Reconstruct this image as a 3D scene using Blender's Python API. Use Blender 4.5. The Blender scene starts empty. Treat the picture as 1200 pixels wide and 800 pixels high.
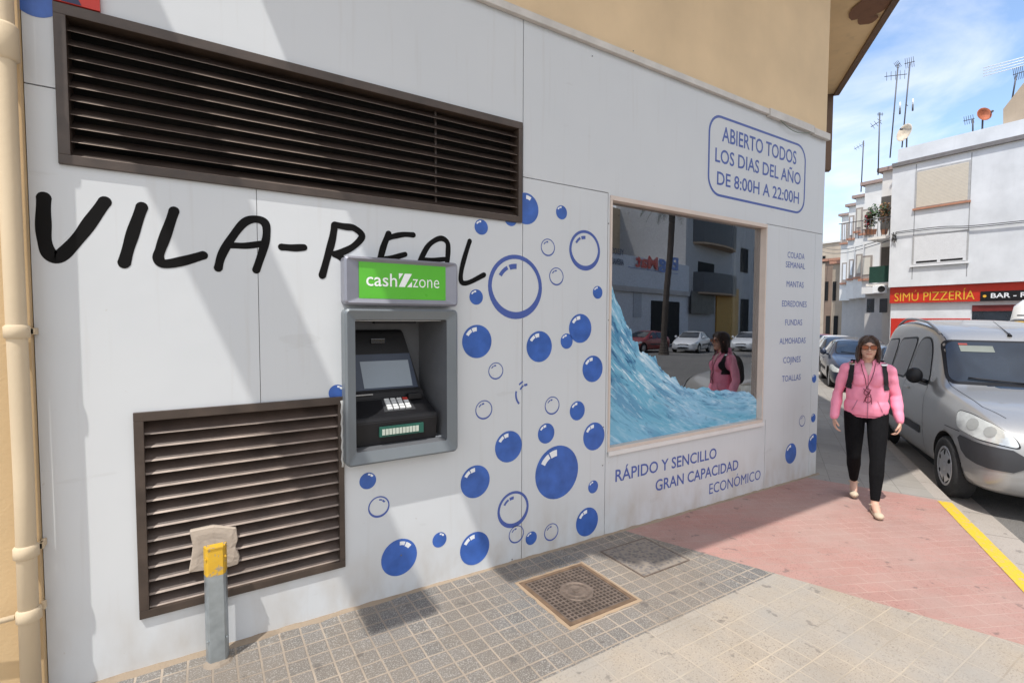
import bpy, bmesh, math, random
from mathutils import Vector, Matrix, noise
from mathutils.bvhtree import BVHTree
random.seed(7)
C = bpy.context.scene.collection
R = math.radians
sc = bpy.context.scene

# ------------------------------------------------------------------ camera
F, PIT, ROL, YAW = 572.445, .04531815, .00297742, .56160869
D = 2.8; H = .5895*D
cam_pos = Vector((0, -D, H))
_fw = Vector((math.sin(YAW), math.cos(YAW), 0)); _rt = Vector((math.cos(YAW), -math.sin(YAW), 0)); _up = Vector((0, 0, 1))
fw = _fw*math.cos(PIT)-_up*math.sin(PIT); u2 = _up*math.cos(PIT)+_fw*math.sin(PIT)
rt = _rt*math.cos(ROL)+u2*math.sin(ROL); up = -_rt*math.sin(ROL)+u2*math.cos(ROL)
cd = bpy.data.cameras.new('camera'); cam = bpy.data.objects.new('camera', cd); C.objects.link(cam)
m3 = Matrix((rt, up, -fw)).transposed()
cam.matrix_world = Matrix.Translation(cam_pos) @ m3.to_4x4()
cd.sensor_width = 36; cd.lens = F/1200*36; cd.clip_start = .05; cd.clip_end = 2000
sc.camera = cam

def ray(px, py): return rt*((px-600)/F)-up*((py-400)/F)+fw
def w(px, py, y=0.0):                       # point on the plane y = const (the shop front is y = 0)
    d = ray(px, py); t = (D+y)/d.y; p = cam_pos+d*t; return (p.x, p.z)
def pX(px, py, X):
    d = ray(px, py); return cam_pos+d*(X/d.x)
def pL(px, py, P0, ang):                    # on a vertical plane through P0 with heading ang
    n = Vector((-math.sin(ang), math.cos(ang), 0)); d = ray(px, py)
    t = (Vector((P0[0], P0[1], 0))-cam_pos).dot(n)/d.dot(n); return cam_pos+d*t
def pD(px, py, dep): d = ray(px, py); return cam_pos+d*dep
SL = .017
def gz(x, y=0): return -SL*x
def G(px, py, h=0):
    d = ray(px, py); t = (H-h)/(-d.z-SL*d.x); return cam_pos+d*t

# ------------------------------------------------------------------ objects
def thing(name, label, cat, loc=(0, 0, 0), group=None):
    o = bpy.data.objects.new(name, None); C.objects.link(o); o.location = loc
    o.empty_display_size = .2
    return tag(o, label, cat, group)
def tag(o, label=None, cat=None, group=None, kind=None):
    if label: o['label'] = label
    if cat: o['category'] = cat
    if group: o['group'] = group
    if kind: o['kind'] = kind
    return o
def rootloc(p):
    v = Vector((0, 0, 0))
    while p: v += Vector(p.location); p = p.parent
    return v
def obj(name, bm, mats, parent=None, smooth=False, kind=None):
    if not isinstance(mats, (list, tuple)): mats = [mats]
    me = bpy.data.meshes.new(name)
    off = rootloc(parent)
    if off.length > 0: bmesh.ops.translate(bm, verts=bm.verts, vec=-off)
    bm.to_mesh(me); bm.free()
    for m in mats: me.materials.append(m)
    if smooth:
        for p in me.polygons: p.use_smooth = True
    o = bpy.data.objects.new(name, me); C.objects.link(o)
    if parent: o.parent = parent
    if kind: o['kind'] = kind
    return o
def evaluated(o):
    dg = bpy.context.evaluated_depsgraph_get(); dg.update()
    me = bpy.data.meshes.new_from_object(o.evaluated_get(dg))
    return me
def applymods(o):
    me = evaluated(o); old = o.data; o.modifiers.clear(); o.data = me
    return o
def copy_tree(o, parent=None):
    c = o.copy(); C.objects.link(c); c.parent = parent
    for ch in [x for x in C.objects if x.parent == o]: copy_tree(ch, c)
    return c

def B(): return bmesh.new()
def box(bm, x0, x1, y0, y1, z0, z1, mi=0, bev=0):
    r = bmesh.ops.create_cube(bm, size=1)
    vs = r['verts']
    for v in vs:
        v.co = Vector((x0 if v.co.x < 0 else x1, y0 if v.co.y < 0 else y1, z0 if v.co.z < 0 else z1))
    fs = set(f for v in vs for f in v.link_faces)
    for f in fs: f.material_index = mi
    if bev: bmesh.ops.bevel(bm, geom=list(set(e for v in vs for e in v.link_edges)), offset=bev, segments=2, affect='EDGES', profile=.7)
def prism(bm, pts, z0, z1, mi=0, zf=None):
    zf = zf or (lambda x, y: 0)
    a = [bm.verts.new((p[0], p[1], z0+zf(p[0], p[1]))) for p in pts]; b = [bm.verts.new((p[0], p[1], z1+zf(p[0], p[1]))) for p in pts]
    n = len(pts); fs = [bm.faces.new(a[::-1]), bm.faces.new(b)]
    for i in range(n): fs.append(bm.faces.new((a[i], a[(i+1) % n], b[(i+1) % n], b[i])))
    for f in fs: f.material_index = mi
def extr(bm, pts3, vec, mi=0):
    a = [bm.verts.new(p) for p in pts3]; b = [bm.verts.new(Vector(p)+Vector(vec)) for p in pts3]
    n = len(a); fs = [bm.faces.new(a), bm.faces.new(b[::-1])]
    for i in range(n): fs.append(bm.faces.new((a[i], b[i], b[(i+1) % n], a[(i+1) % n])))
    for f in fs: f.material_index = mi
    bmesh.ops.recalc_face_normals(bm, faces=fs)
def quad(bm, *ps, mi=0):
    f = bm.faces.new([bm.verts.new(p) for p in ps]); f.material_index = mi; return f
def tube(bm, pts, r, n=10, mi=0, r1=None, caps=True):
    pts = [Vector(p) for p in pts]; rings = []
    up0 = None
    for i, p in enumerate(pts):
        t = (pts[min(i+1, len(pts)-1)]-pts[max(i-1, 0)]).normalized()
        a = t.orthogonal().normalized() if up0 is None else (up0-t*up0.dot(t)).normalized()
        up0 = a; b = t.cross(a)
        rr = r if r1 is None else r+(r1-r)*i/(len(pts)-1)
        rings.append([bm.verts.new(p+a*rr*math.cos(2*math.pi*k/n)+b*rr*math.sin(2*math.pi*k/n)) for k in range(n)])
    for i in range(len(rings)-1):
        for k in range(n):
            f = bm.faces.new((rings[i][k], rings[i][(k+1) % n], rings[i+1][(k+1) % n], rings[i+1][k])); f.material_index = mi; f.smooth = True
    if caps:
        for rg in (rings[0][::-1], rings[-1]):
            f = bm.faces.new(rg); f.material_index = mi
def lathe(bm, prof, n=32, M=None, mi=0, close=False):
    """prof: list of (r, h); axis is local z"""
    M = M or Matrix.Identity(4); rings = []
    for r, h in prof:
        rings.append([bm.verts.new(M @ Vector((r*math.cos(2*math.pi*k/n), r*math.sin(2*math.pi*k/n), h))) for k in range(n)])
    for i in range(len(rings)-1):
        for k in range(n):
            f = bm.faces.new((rings[i][k], rings[i][(k+1) % n], rings[i+1][(k+1) % n], rings[i+1][k])); f.material_index = mi; f.smooth = True
    if close:
        for rg in (rings[0][::-1], rings[-1]):
            f = bm.faces.new(rg); f.material_index = mi
def catmull(pts, n=6):
    out = []
    for i in range(len(pts)-1):
        p0 = Vector(pts[max(i-1, 0)]); p1 = Vector(pts[i]); p2 = Vector(pts[i+1]); p3 = Vector(pts[min(i+2, len(pts)-1)])
        for k in range(n):
            t = k/n
            out.append(.5*((2*p1)+(-p0+p2)*t+(2*p0-5*p1+4*p2-p3)*t*t+(-p0+3*p1-3*p2+p3)*t**3))
    out.append(Vector(pts[-1])); return out
def chaikin(p, n=2):
    for _ in range(n):
        q = []
        for i in range(len(p)):
            a = Vector(p[i]); b = Vector(p[(i+1) % len(p)]); q += [a*.78+b*.22, a*.22+b*.78]
        p = q
    return [tuple(v) for v in p]
def roundpoly(pts, r, n=4):
    out = []; m = len(pts)
    for i in range(m):
        p = Vector(pts[i]); a = Vector(pts[i-1]); b = Vector(pts[(i+1) % m])
        ra = min(r, (a-p).length*.45); rb = min(r, (b-p).length*.45); A = p+(a-p).normalized()*ra; Bq = p+(b-p).normalized()*rb
        for k in range(n+1):
            t = k/n; out.append(tuple(A*(1-t)**2+p*2*t*(1-t)+Bq*t*t))
    return out
def rrect(x0, x1, z0, z1, r, n=6):
    out = []
    for cx, cz, a0 in ((x1-r, z1-r, 0), (x0+r, z1-r, 90), (x0+r, z0+r, 180), (x1-r, z0+r, 270)):
        for k in range(n+1):
            a = R(a0+90*k/n); out.append((cx+r*math.cos(a), cz+r*math.sin(a)))
    return out

# ------------------------------------------------------------------ materials
MC = {}
class NT:
    def __init__(s, name):
        s.m = bpy.data.materials.new(name); s.m.use_nodes = True; s.t = s.m.node_tree; s.n = s.t.nodes
        s.b = s.n['Principled BSDF']; s.out = s.n['Material Output']
        s.tc = s.n.new('ShaderNodeTexCoord')
    def l(s, a, b): s.t.links.new(a, b)
    def map(s, scale=(1, 1, 1), rot=0, loc=(0, 0, 0)):
        n = s.n.new('ShaderNodeMapping'); n.inputs['Scale'].default_value = scale; n.inputs['Rotation'].default_value = (0, 0, rot) if not isinstance(rot, tuple) else rot
        n.inputs['Location'].default_value = loc; s.l(s.tc.outputs['Object'], n.inputs[0]); return n.outputs[0]
    def noise(s, scale, detail=4, vec=None, rough=.55):
        n = s.n.new('ShaderNodeTexNoise'); n.inputs['Scale'].default_value = scale; n.inputs['Detail'].default_value = detail; n.inputs['Roughness'].default_value = rough
        s.l(vec or s.tc.outputs['Object'], n.inputs['Vector']); return n.outputs['Fac']
    def ramp(s, fac, a, b, ca=(0, 0, 0, 1), cb=(1, 1, 1, 1)):
        n = s.n.new('ShaderNodeValToRGB'); e = n.color_ramp.elements; e[0].position = a; e[1].position = b; e[0].color = ca; e[1].color = cb
        s.l(fac, n.inputs[0]); return n.outputs[0]
    def mix(s, fac, a, b, mode='MIX'):
        n = s.n.new('ShaderNodeMix'); n.data_type = 'RGBA'; n.blend_type = mode
        for v, i in ((fac, 0), (a, 6), (b, 7)):
            if isinstance(v, (int, float)): n.inputs[i].default_value = v
            elif isinstance(v, tuple): n.inputs[i].default_value = (*v[:3], 1)
            else: s.l(v, n.inputs[i])
        return n.outputs[2]
    def math(s, op, a, b=0):
        n = s.n.new('ShaderNodeMath'); n.operation = op
        for v, i in ((a, 0), (b, 1)):
            if isinstance(v, (int, float)): n.inputs[i].default_value = v
            else: s.l(v, n.inputs[i])
        return n.outputs[0]
    def bump(s, h, strength=.3, dist=.01):
        n = s.n.new('ShaderNodeBump'); n.inputs['Strength'].default_value = strength; n.inputs['Distance'].default_value = dist
        s.l(h, n.inputs['Height']); s.l(n.outputs[0], s.b.inputs['Normal'])
    def set(s, **k):
        for a, v in k.items():
            i = s.b.inputs[a.replace('_', ' ')]
            if isinstance(v, (int, float)): i.default_value = v
            elif isinstance(v, tuple): i.default_value = (*v[:3], 1)
            else: s.l(v, i)
def mat(name, col, rough=.5, metal=0, var=.12, vs=6, bump=0, bs=60, coat=0, emit=None, spec=.5):
    if name in MC: return MC[name]
    t = NT(name)
    f = t.noise(vs, 5)
    c = t.mix(t.ramp(f, .3, .7), tuple(x*(1-var) for x in col), tuple(min(1, x*(1+var)) for x in col))
    t.set(Base_Color=c, Metallic=metal, Coat_Weight=coat)
    t.b.inputs['Specular IOR Level'].default_value = spec
    r = t.noise(vs*3, 3); t.l(t.math('ADD', t.math('MULTIPLY', r, rough*.4), rough*.8), t.b.inputs['Roughness'])
    if bump: t.bump(t.noise(bs, 6), bump, .004)
    if emit: t.set(Emission_Color=tuple(emit[:3])); t.b.inputs['Emission Strength'].default_value = emit[3]
    MC[name] = t.m; return t.m

def sheet_mat():
    t = NT('white_cladding')
    base = t.mix(t.ramp(t.noise(.9, 4), .35, .7), (.59, .613, .632), (.63, .65, .665))
    # grime near the foot of the wall (splash dirt, fixed to the wall)
    sx = t.n.new('ShaderNodeSeparateXYZ'); t.l(t.tc.outputs['Object'], sx.inputs[0])
    lowm = t.math('SUBTRACT', 1, t.math('MULTIPLY', t.math('ADD', sx.outputs[2], .1), 1.9))
    g = t.math('MULTIPLY', t.math('MAXIMUM', lowm, 0), t.ramp(t.noise(5, 8, t.map((1, 1, .5))), .42, .72))
    base = t.mix(t.math('MULTIPLY', g, .8), base, (.42, .36, .29))
    sp = t.ramp(t.noise(24, 2), .74, .78); base = t.mix(t.math('MULTIPLY', sp, .3), base, (.35, .28, .2))
    st = t.ramp(t.noise(3, 6, t.map((7, 7, .35))), .58, .8); base = t.mix(t.math('MULTIPLY', st, .26), base, (.45, .42, .38))
    sc_ = t.ramp(t.noise(2.2, 8, t.map((1, 1, 3.5), (0, .5, 0))), .66, .69); base = t.mix(t.math('MULTIPLY', sc_, .10), base, (.3, .28, .25))
    t.set(Base_Color=base); t.b.inputs['Roughness'].default_value = .38
    t.bump(t.noise(1.6, 3), .25, .02)
    return t.m
M_sheet = sheet_mat()
def plaster(name, col, bs=90, b=.35, stain=.25):
    t = NT(name)
    c = t.mix(t.ramp(t.noise(1.1, 6), .3, .7), tuple(x*.88 for x in col), tuple(x*1.08 for x in col))
    s = t.ramp(t.noise(1.5, 7, t.map((4, 4, .5))), .55, .8); c = t.mix(t.math('MULTIPLY', s, stain), c, tuple(x*.5 for x in col))
    t.set(Base_Color=c); t.b.inputs['Roughness'].default_value = .85
    t.bump(t.noise(bs, 5), b, .004); return t.m
M_beige = plaster('beige_plaster', (.78, .59, .37), stain=.05)
M_beige2 = plaster('ochre_plaster', (.62, .45, .25))
M_whitew = plaster('white_render', (.70, .72, .74), 20, .2, .12)
M_tan = plaster('old_tan_render', (.42, .33, .24), 8, .5, .5)
M_conc = plaster('brown_concrete', (.17, .115, .085), 40, .8, .4)
M_greyr = plaster('grey_render', (.50, .47, .44), 20, .2)
M_pipe = plaster('cream_paint', (.63, .51, .35), 30, .25, .15)
M_brown = mat('brown_lacquer', (.062, .044, .034), .42, .0, .25, 9, .15, 40)
M_lip = mat('sunlit_slat_edge', (.30, .24, .20), .4, .1, .4, 7)  # sunlit slat edges put into the colour, paler than the blades
M_slatb = mat('lower_brown_slat', (.070, .048, .038), .5, .0, .35, 5, .15, 60)  # slats of the lower vent, lighter brown than the upper ones
M_slat = mat('brown_slat', (.042, .029, .023), .5, .0, .35, 5, .15, 60)
M_black = mat('black_plastic', (.012, .012, .014), .45, spec=.3)
M_dark = mat('dark_void', (.008, .008, .008), .9)
M_darkback = mat('joint_backing', (.10, .09, .08), .9)  # dark backing colour seen through the cladding joints
M_blue = mat('blue_vinyl', (.042, .12, .42), .35, var=.22, vs=9)
M_blue2 = mat('violet_blue_vinyl', (.065, .11, .36), .4, var=.06)
M_ink = mat('black_paint', (.006, .0055, .0055), .6, spec=.12)
M_white = mat('white_vinyl', (.8, .82, .84), .4, var=.03)
M_alu = mat('pinkish_aluminium', (.66, .56, .49), .45, .1, .05)
M_whitealu = mat('white_aluminium', (.72, .70, .68), .4, 0, .04)
M_atm = mat('grey_metal_paint', (.165, .185, .20), .38, .15, .06, 3, .05, 120)
M_atm2 = mat('violet_grey_metal', (.26, .265, .31), .35, .25, .06)
M_galv = mat('galvanised_steel', (.36, .40, .42), .42, .6, .18, 14)
def chipped():
    t = NT('yellow_paint'); c = t.mix(t.ramp(t.noise(34, 6, rough=.65), .58, .62), (.70, .42, .03), (.33, .30, .24)); c = t.mix(t.math('MULTIPLY', t.ramp(t.noise(8, 5), .4, .7), .35), c, (.45, .24, .03))
    t.set(Base_Color=c); t.b.inputs['Roughness'].default_value = .5; t.bump(t.noise(50, 4), .3, .003); return t.m
M_yel = chipped()
M_mortar = plaster('mortar', (.44, .37, .30), 70, .5)
M_green = mat('green_sign', (.10, .46, .035), .3, var=.05)
M_rust = mat('rusty_iron', (.19, .125, .08), .75, .3, .3, 14, .6, 90)
M_iron = mat('cast_iron', (.20, .155, .125), .65, .5, .3, 14, .5, 90)
M_red = mat('red_panel', (.55, .03, .015), .4, var=.06)
M_navy = mat('navy_panel', (.015, .02, .07), .4)
M_steel = mat('antenna_metal', (.10, .10, .11), .5, .5)
M_cable = mat('black_cable', (.02, .02, .02), .6)
M_skin = mat('skin', (.62, .37, .27), .5, 0, .06, 30)
M_tyre = mat('tyre_rubber', (.022, .022, .023), .8, 0, .2, 20)
M_hub = mat('hubcap_silver', (.50, .50, .51), .35, .5, .05)
M_plast = mat('grey_bumper_plastic', (.035, .036, .04), .55)
M_lamp = mat('lamp_lens', (.62, .64, .62), .1, .3, .2, 12, coat=1)
M_chrome = mat('chrome', (.6, .6, .6), .15, 1, .02)
M_shut = mat('cream_shutter', (.66, .60, .50), .6, var=.03)
M_shutw = mat('white_shutter', (.78, .79, .80), .6, var=.03)
M_tile_o = mat('terracotta', (.45, .22, .14), .7)

def glass_mat(name, tint=(.35, .37, .38), refl=.3, rough=.0):
    t = NT(name); n = t.n; t.n.remove(t.b)
    tr = n.new('ShaderNodeBsdfTransparent'); tr.inputs[0].default_value = (*tint, 1)
    gl = n.new('ShaderNodeBsdfGlossy'); gl.inputs['Roughness'].default_value = rough; gl.inputs[0].default_value = (.95, .97, 1, 1)
    fr = n.new('ShaderNodeFresnel'); fr.inputs[0].default_value = 1.5
    mx = n.new('ShaderNodeMixShader')
    t.l(t.math('ADD', t.math('MULTIPLY', fr.outputs[0], 1.6), refl), mx.inputs[0])
    t.l(tr.outputs[0], mx.inputs[1]); t.l(gl.outputs[0], mx.inputs[2]); t.l(mx.outputs[0], t.out.inputs[0]); return t.m
M_glass = glass_mat('shop_glass', (.55, .56, .56), .22)
def carglass():
    t = NT('car_glass'); t.set(Base_Color=t.mix(t.ramp(t.noise(1.4, 3), .4, .6), (.008, .012, .018), (.02, .028, .04))); t.b.inputs['Roughness'].default_value = .03
    t.b.inputs['Coat Weight'].default_value = .6; t.b.inputs['Coat Roughness'].default_value = .02; return t.m
M_carglass = carglass()
def paint(name, col, metal=.5, rough=.32):
    if name in MC: return MC[name]
    t = NT(name)
    c = t.mix(t.ramp(t.noise(700, 1), .3, .7), tuple(x*.85 for x in col), tuple(min(1, x*1.1) for x in col))
    dirt = t.ramp(t.noise(3, 6), .5, .8)
    c = t.mix(t.math('MULTIPLY', dirt, .2), c, (.3, .26, .2))
    t.set(Base_Color=c, Metallic=metal, Coat_Weight=.8); t.b.inputs['Roughness'].default_value = rough; t.b.inputs['Coat Roughness'].default_value = .06
    MC[name] = t.m; return t.m

def tile_mat(name, cw, ch, mort, cols, mcol, speck=None, rot=0, offset=0.0, bumpk=.5, big=None, dust=None, rough=.75, loc=(0, 0, 0)):
    t = NT(name); v = t.map((1, 1, 1), rot, loc)
    def brick(cw_, ch_, m_, off):
        n = t.n.new('ShaderNodeTexBrick'); n.offset = off; n.squash = 1; n.inputs['Scale'].default_value = 1
        n.inputs['Brick Width'].default_value = cw_; n.inputs['Row Height'].default_value = ch_; n.inputs['Mortar Size'].default_value = m_
        n.inputs['Mortar Smooth'].default_value = .25; n.inputs['Bias'].default_value = 0
        n.inputs['Color1'].default_value = (0, 0, 0, 1); n.inputs['Color2'].default_value = (1, 1, 1, 1); n.inputs['Mortar'].default_value = (.5, .5, .5, 1)
        nz = t.n.new('ShaderNodeTexNoise'); nz.inputs['Scale'].default_value = 14; t.l(v, nz.inputs['Vector'])
        vm = t.n.new('ShaderNodeVectorMath'); vm.operation = 'MULTIPLY_ADD'; vm.inputs[1].default_value = (.006, .006, 0)
        t.l(nz.outputs['Color'], vm.inputs[0]); t.l(v, vm.inputs[2]); t.l(vm.outputs[0], n.inputs['Vector'])
        return n
    b = brick(cw, ch, mort, offset)
    c = t.mix(b.outputs['Color'], cols[0], cols[1])
    c = t.mix(t.ramp(t.noise(2.3, 6), .35, .68), c, t.mix(.5, c, cols[2] if len(cols) > 2 else cols[0]))
    h = t.math('MULTIPLY', t.noise(140, 3), .25)
    if speck:
        s = t.ramp(t.noise(speck[0], 2, rough=.4), speck[2], speck[2]+.05); c = t.mix(s, c, speck[1])
        s2 = t.ramp(t.noise(speck[0]*1.7, 1), .66, .70); c = t.mix(s2, c, speck[3])
        h = t.math('ADD', h, t.math('MULTIPLY', s, .5))
    mf = b.outputs['Fac']
    mc = t.mix(t.ramp(t.noise(1.7, 5), .4, .65), mcol, tuple(x*.6 for x in mcol))
    c = t.mix(t.math('MULTIPLY', mf, .85), c, mc)
    h = t.math('SUBTRACT', h, mf)
    if big:
        b2 = brick(big[0], big[1], big[2], 0); c = t.mix(t.math('MULTIPLY', b2.outputs['Fac'], .7), c, big[3]); h = t.math('SUBTRACT', h, b2.outputs['Fac'])
    if dust:
        d = t.ramp(t.noise(dust[1], 8, rough=.65), dust[2], dust[2]+.25); c = t.mix(t.math('MULTIPLY', d, dust[3]), c, dust[0])
    st = t.ramp(t.noise(9, 3), .665, .70); c = t.mix(t.math('MULTIPLY', st, .45), c, (.09, .08, .075))
    cr = t.ramp(t.noise(1.1, 9, rough=.7), .5, .78); c = t.mix(t.math('MULTIPLY', cr, .38), c, tuple(x*.5 for x in cols[0]))
    t.set(Base_Color=c); t.b.inputs['Roughness'].default_value = rough
    t.bump(h, bumpk, .004); return t.m
M_greyt = tile_mat('grey_pebble_tiles', .1, .1, .0056, ((.13, .128, .125), (.175, .17, .165), (.24, .205, .165)), (.52, .43, .34), (150, (.34, .325, .30), .54, (.05, .05, .055)),
                   dust=((.36, .28, .20), .55, .46, .45), bumpk=.8)
M_beiget = tile_mat('beige_paving_tiles', .1333, .1333, .0042, ((.385, .315, .235), (.425, .35, .265), (.36, .33, .29)), (.52, .43, .32), (110, (.27, .225, .175), .585, (.54, .46, .37)),
                    big=(.4, .4, .0045, (.50, .41, .31)), dust=((.33, .315, .29), .9, .42, .75), bumpk=.35)
M_redt = tile_mat('red_paving_bricks', .2, .1, .0035, ((.40, .20, .165), (.44, .225, .19), (.38, .25, .215)), (.52, .36, .30), (110, (.30, .155, .13), .59, (.50, .30, .26)),
                  rot=R(24), offset=.5, dust=((.40, .29, .25), 1.3, .40, .6), bumpk=.3)
M_conct = tile_mat('concrete_paving_tiles', .3, .3, .0045, ((.27, .25, .225), (.33, .31, .28), (.30, .27, .23)), (.20, .18, .16), None, rot=R(-29.5), dust=((.36, .33, .29), .6, .4, .5), bumpk=.3)
M_kerb = tile_mat('kerb_stone', .6, 3, .006, ((.38, .34, .30), (.43, .38, .34)), (.2, .18, .16), (120, (.3, .26, .22), .6, (.45, .4, .36)), rot=R(-29.5), bumpk=.3)
def asphalt():
    t = NT('asphalt')
    c = t.mix(t.ramp(t.noise(.5, 6), .35, .7), (.10, .095, .09), (.16, .15, .14))
    c = t.mix(t.ramp(t.noise(160, 2), .52, .62), c, (.23, .22, .20)); c = t.mix(t.math('MULTIPLY', t.ramp(t.noise(2.5, 8), .5, .7), .35), c, (.05, .05, .05))
    t.set(Base_Color=c); t.b.inputs['Roughness'].default_value = .85; t.bump(t.noise(170, 3), .6, .005); return t.m
M_asph = asphalt()
def worn_yellow():
    t = NT('worn_yellow_paint'); f = t.ramp(t.noise(28, 7, rough=.7), .55, .63)
    c = t.mix(f, (.70, .46, .03), (.40, .34, .27)); t.set(Base_Color=c); t.b.inputs['Roughness'].default_value = .6; t.bump(t.noise(60, 4), .3, .003); return t.m
M_yline = worn_yellow()

# ------------------------------------------------------------------ world, sun
SD = Vector((.408, .286, -1)).normalized()
wd = bpy.data.worlds.new('World'); sc.world = wd; wd.use_nodes = True
nt = wd.node_tree; bg = nt.nodes['Background']
sky = nt.nodes.new('ShaderNodeTexSky'); sky.sky_type = 'NISHITA'; sky.sun_disc = False
sky.sun_elevation = math.asin(-SD.z); sky.sun_rotation = math.atan2(-SD.x, -SD.y); sky.dust_density = .6; sky.ozone_density = 1.4; sky.air_density = 1.0
tc = nt.nodes.new('ShaderNodeTexCoord'); mp = nt.nodes.new('ShaderNodeMapping'); mp.inputs['Scale'].default_value = (1.2, 2.2, 5.5); mp.inputs['Rotation'].default_value = (0.12, .22, R(20))
mp.inputs['Location'].default_value = (1.3, .4, .35)
nt.links.new(tc.outputs['Generated'], mp.inputs[0])
nz = nt.nodes.new('ShaderNodeTexNoise'); nz.inputs['Scale'].default_value = 1.5; nz.inputs['Detail'].default_value = 9; nz.inputs['Roughness'].default_value = .56; nz.inputs['Distortion'].default_value = .5
nt.links.new(mp.outputs[0], nz.inputs['Vector'])
rp = nt.nodes.new('ShaderNodeValToRGB'); rp.color_ramp.elements[0].position = .47; rp.color_ramp.elements[1].position = .72
nt.links.new(nz.outputs['Fac'], rp.inputs[0])
mm = nt.nodes.new('ShaderNodeMath'); mm.operation = 'MULTIPLY'; mm.inputs[1].default_value = .50; nt.links.new(rp.outputs[0], mm.inputs[0])
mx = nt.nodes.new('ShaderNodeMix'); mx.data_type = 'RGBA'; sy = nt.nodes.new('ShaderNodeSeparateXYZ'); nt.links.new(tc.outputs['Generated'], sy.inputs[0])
mr_ = nt.nodes.new('ShaderNodeMapRange'); mr_.inputs['From Min'].default_value = .05; mr_.inputs['From Max'].default_value = -.55; mr_.inputs['To Max'].default_value = .8; nt.links.new(sy.outputs[1], mr_.inputs['Value'])   # unseen cloud bank added behind the camera to brighten the wall
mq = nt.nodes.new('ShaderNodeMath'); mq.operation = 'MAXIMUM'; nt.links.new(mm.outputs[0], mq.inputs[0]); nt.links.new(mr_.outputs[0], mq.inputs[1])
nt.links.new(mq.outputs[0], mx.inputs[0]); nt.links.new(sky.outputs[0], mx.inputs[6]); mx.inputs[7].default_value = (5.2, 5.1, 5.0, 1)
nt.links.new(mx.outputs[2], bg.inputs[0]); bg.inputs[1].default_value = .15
sl = bpy.data.lights.new('sun', 'SUN'); so = bpy.data.objects.new('sun', sl); C.objects.link(so)
sl.energy = 2.3; sl.angle = R(.55); sl.color = (1, .965, .91); so.rotation_euler = SD.to_track_quat('-Z', 'Y').to_euler(); so.location = (0, -10, 20)
sc.view_settings.view_transform = 'Standard'; sc.view_settings.look = 'None'; sc.view_settings.gamma = 1; sc.view_settings.exposure = .84
try: sc.cycles.use_denoising = True
except Exception: pass

# ------------------------------------------------------------------ ground
U = Vector((math.cos(R(29.5)), math.sin(R(29.5)), 0)); Nn = Vector((-U.y, U.x, 0))   # street heading and its left normal
K0 = Vector((6.37, -.84, 0))
def K(t, o=0): v = K0+U*t+Nn*o; return (v.x, v.y)
RD = -.09
def flatpoly(name, pts, m, lift=0.0, sub=0):
    bm = B(); bm.faces.new([bm.verts.new((x, y, gz(x, y)+lift)) for x, y in pts])
    bmesh.ops.recalc_face_normals(bm, faces=bm.faces)
    for f in bm.faces:
        if f.normal.z < 0: f.normal_flip()
    return obj(name, bm, m, kind='structure')
flatpoly('road', [(-700, -700), (700, -700), (700, 700), (-700, 700)], M_asph, RD)
def kx_at_y(y): t = (y-K0.y)/U.y; return K0.x+U.x*t
def bx(y): return 2.83+.386*(-y)
kk = None
for i in range(400):
    y = -1-i*.01
    if bx(y) >= kx_at_y(y): kk = y; break
xl = -9.0
tL = (xl-K0.x)/U.x
flatpoly('grey_paving', [(xl, -1.02), (bx(-1.02), -1.02), (bx(.06), .06), (xl, .06)], M_greyt)
flatpoly('beige_paving', [(xl, K0.y+U.y*tL), (kx_at_y(kk), kk), (bx(-1.02), -1.02), (xl, -1.02)], M_beiget)
r2 = (5.62, .02); r3 = K(-.38)
flatpoly('red_paving', [(bx(.06), .06), (bx(-1.02), -1.02), (kx_at_y(kk), kk), r3, r2, (5.62, .06)], M_redt)
flatpoly('concrete_paving', [(5.62, .06), r2, r3, K(70), K(70, 4), (5.85, .3)], M_conct)
bm = B(); bm2 = B()
t0, t1 = tL, 70
def strip(bm, ta, tb, oa, ob, za, zb, n=1):
    for i in range(n):
        a = ta+(tb-ta)*i/n; b = ta+(tb-ta)*(i+1)/n
        P = [K(a, ob), K(b, ob), K(b, oa), K(a, oa)]
        zz = [zb, zb, za, za]
        quad(bm, *[(p[0], p[1], gz(*p)+z) for p, z in zip(P, zz)])
strip(bm, t0, t1, 0, -.125, 0, 0); strip(bm, t0, t1, -.125, -.135, 0, RD)
obj('kerb', bm, M_kerb, kind='structure')
bm = B(); strip(bm, t0, t1, -.135, -.42, RD+.004, RD+.004); obj('gutter', bm, M_kerb, kind='structure')
bm = B()
ya, yb = -.42, -14.0; n = 70; L = []; Rr = []
for i in range(n+1):
    t = ya+(yb-ya)*i/n
    L.append(K(t, .006*noise.noise(Vector((t*9, 0, 0))))); Rr.append(K(t, -.104+.012*noise.noise(Vector((t*9, 5, 0)))))
for i in range(n):
    quad(bm, *[(p[0], p[1], gz(*p)+.004) for p in (L[i], L[i+1], Rr[i+1], Rr[i])])
obj('yellow_kerb_line', bm, M_yline, kind='structure')

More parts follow.
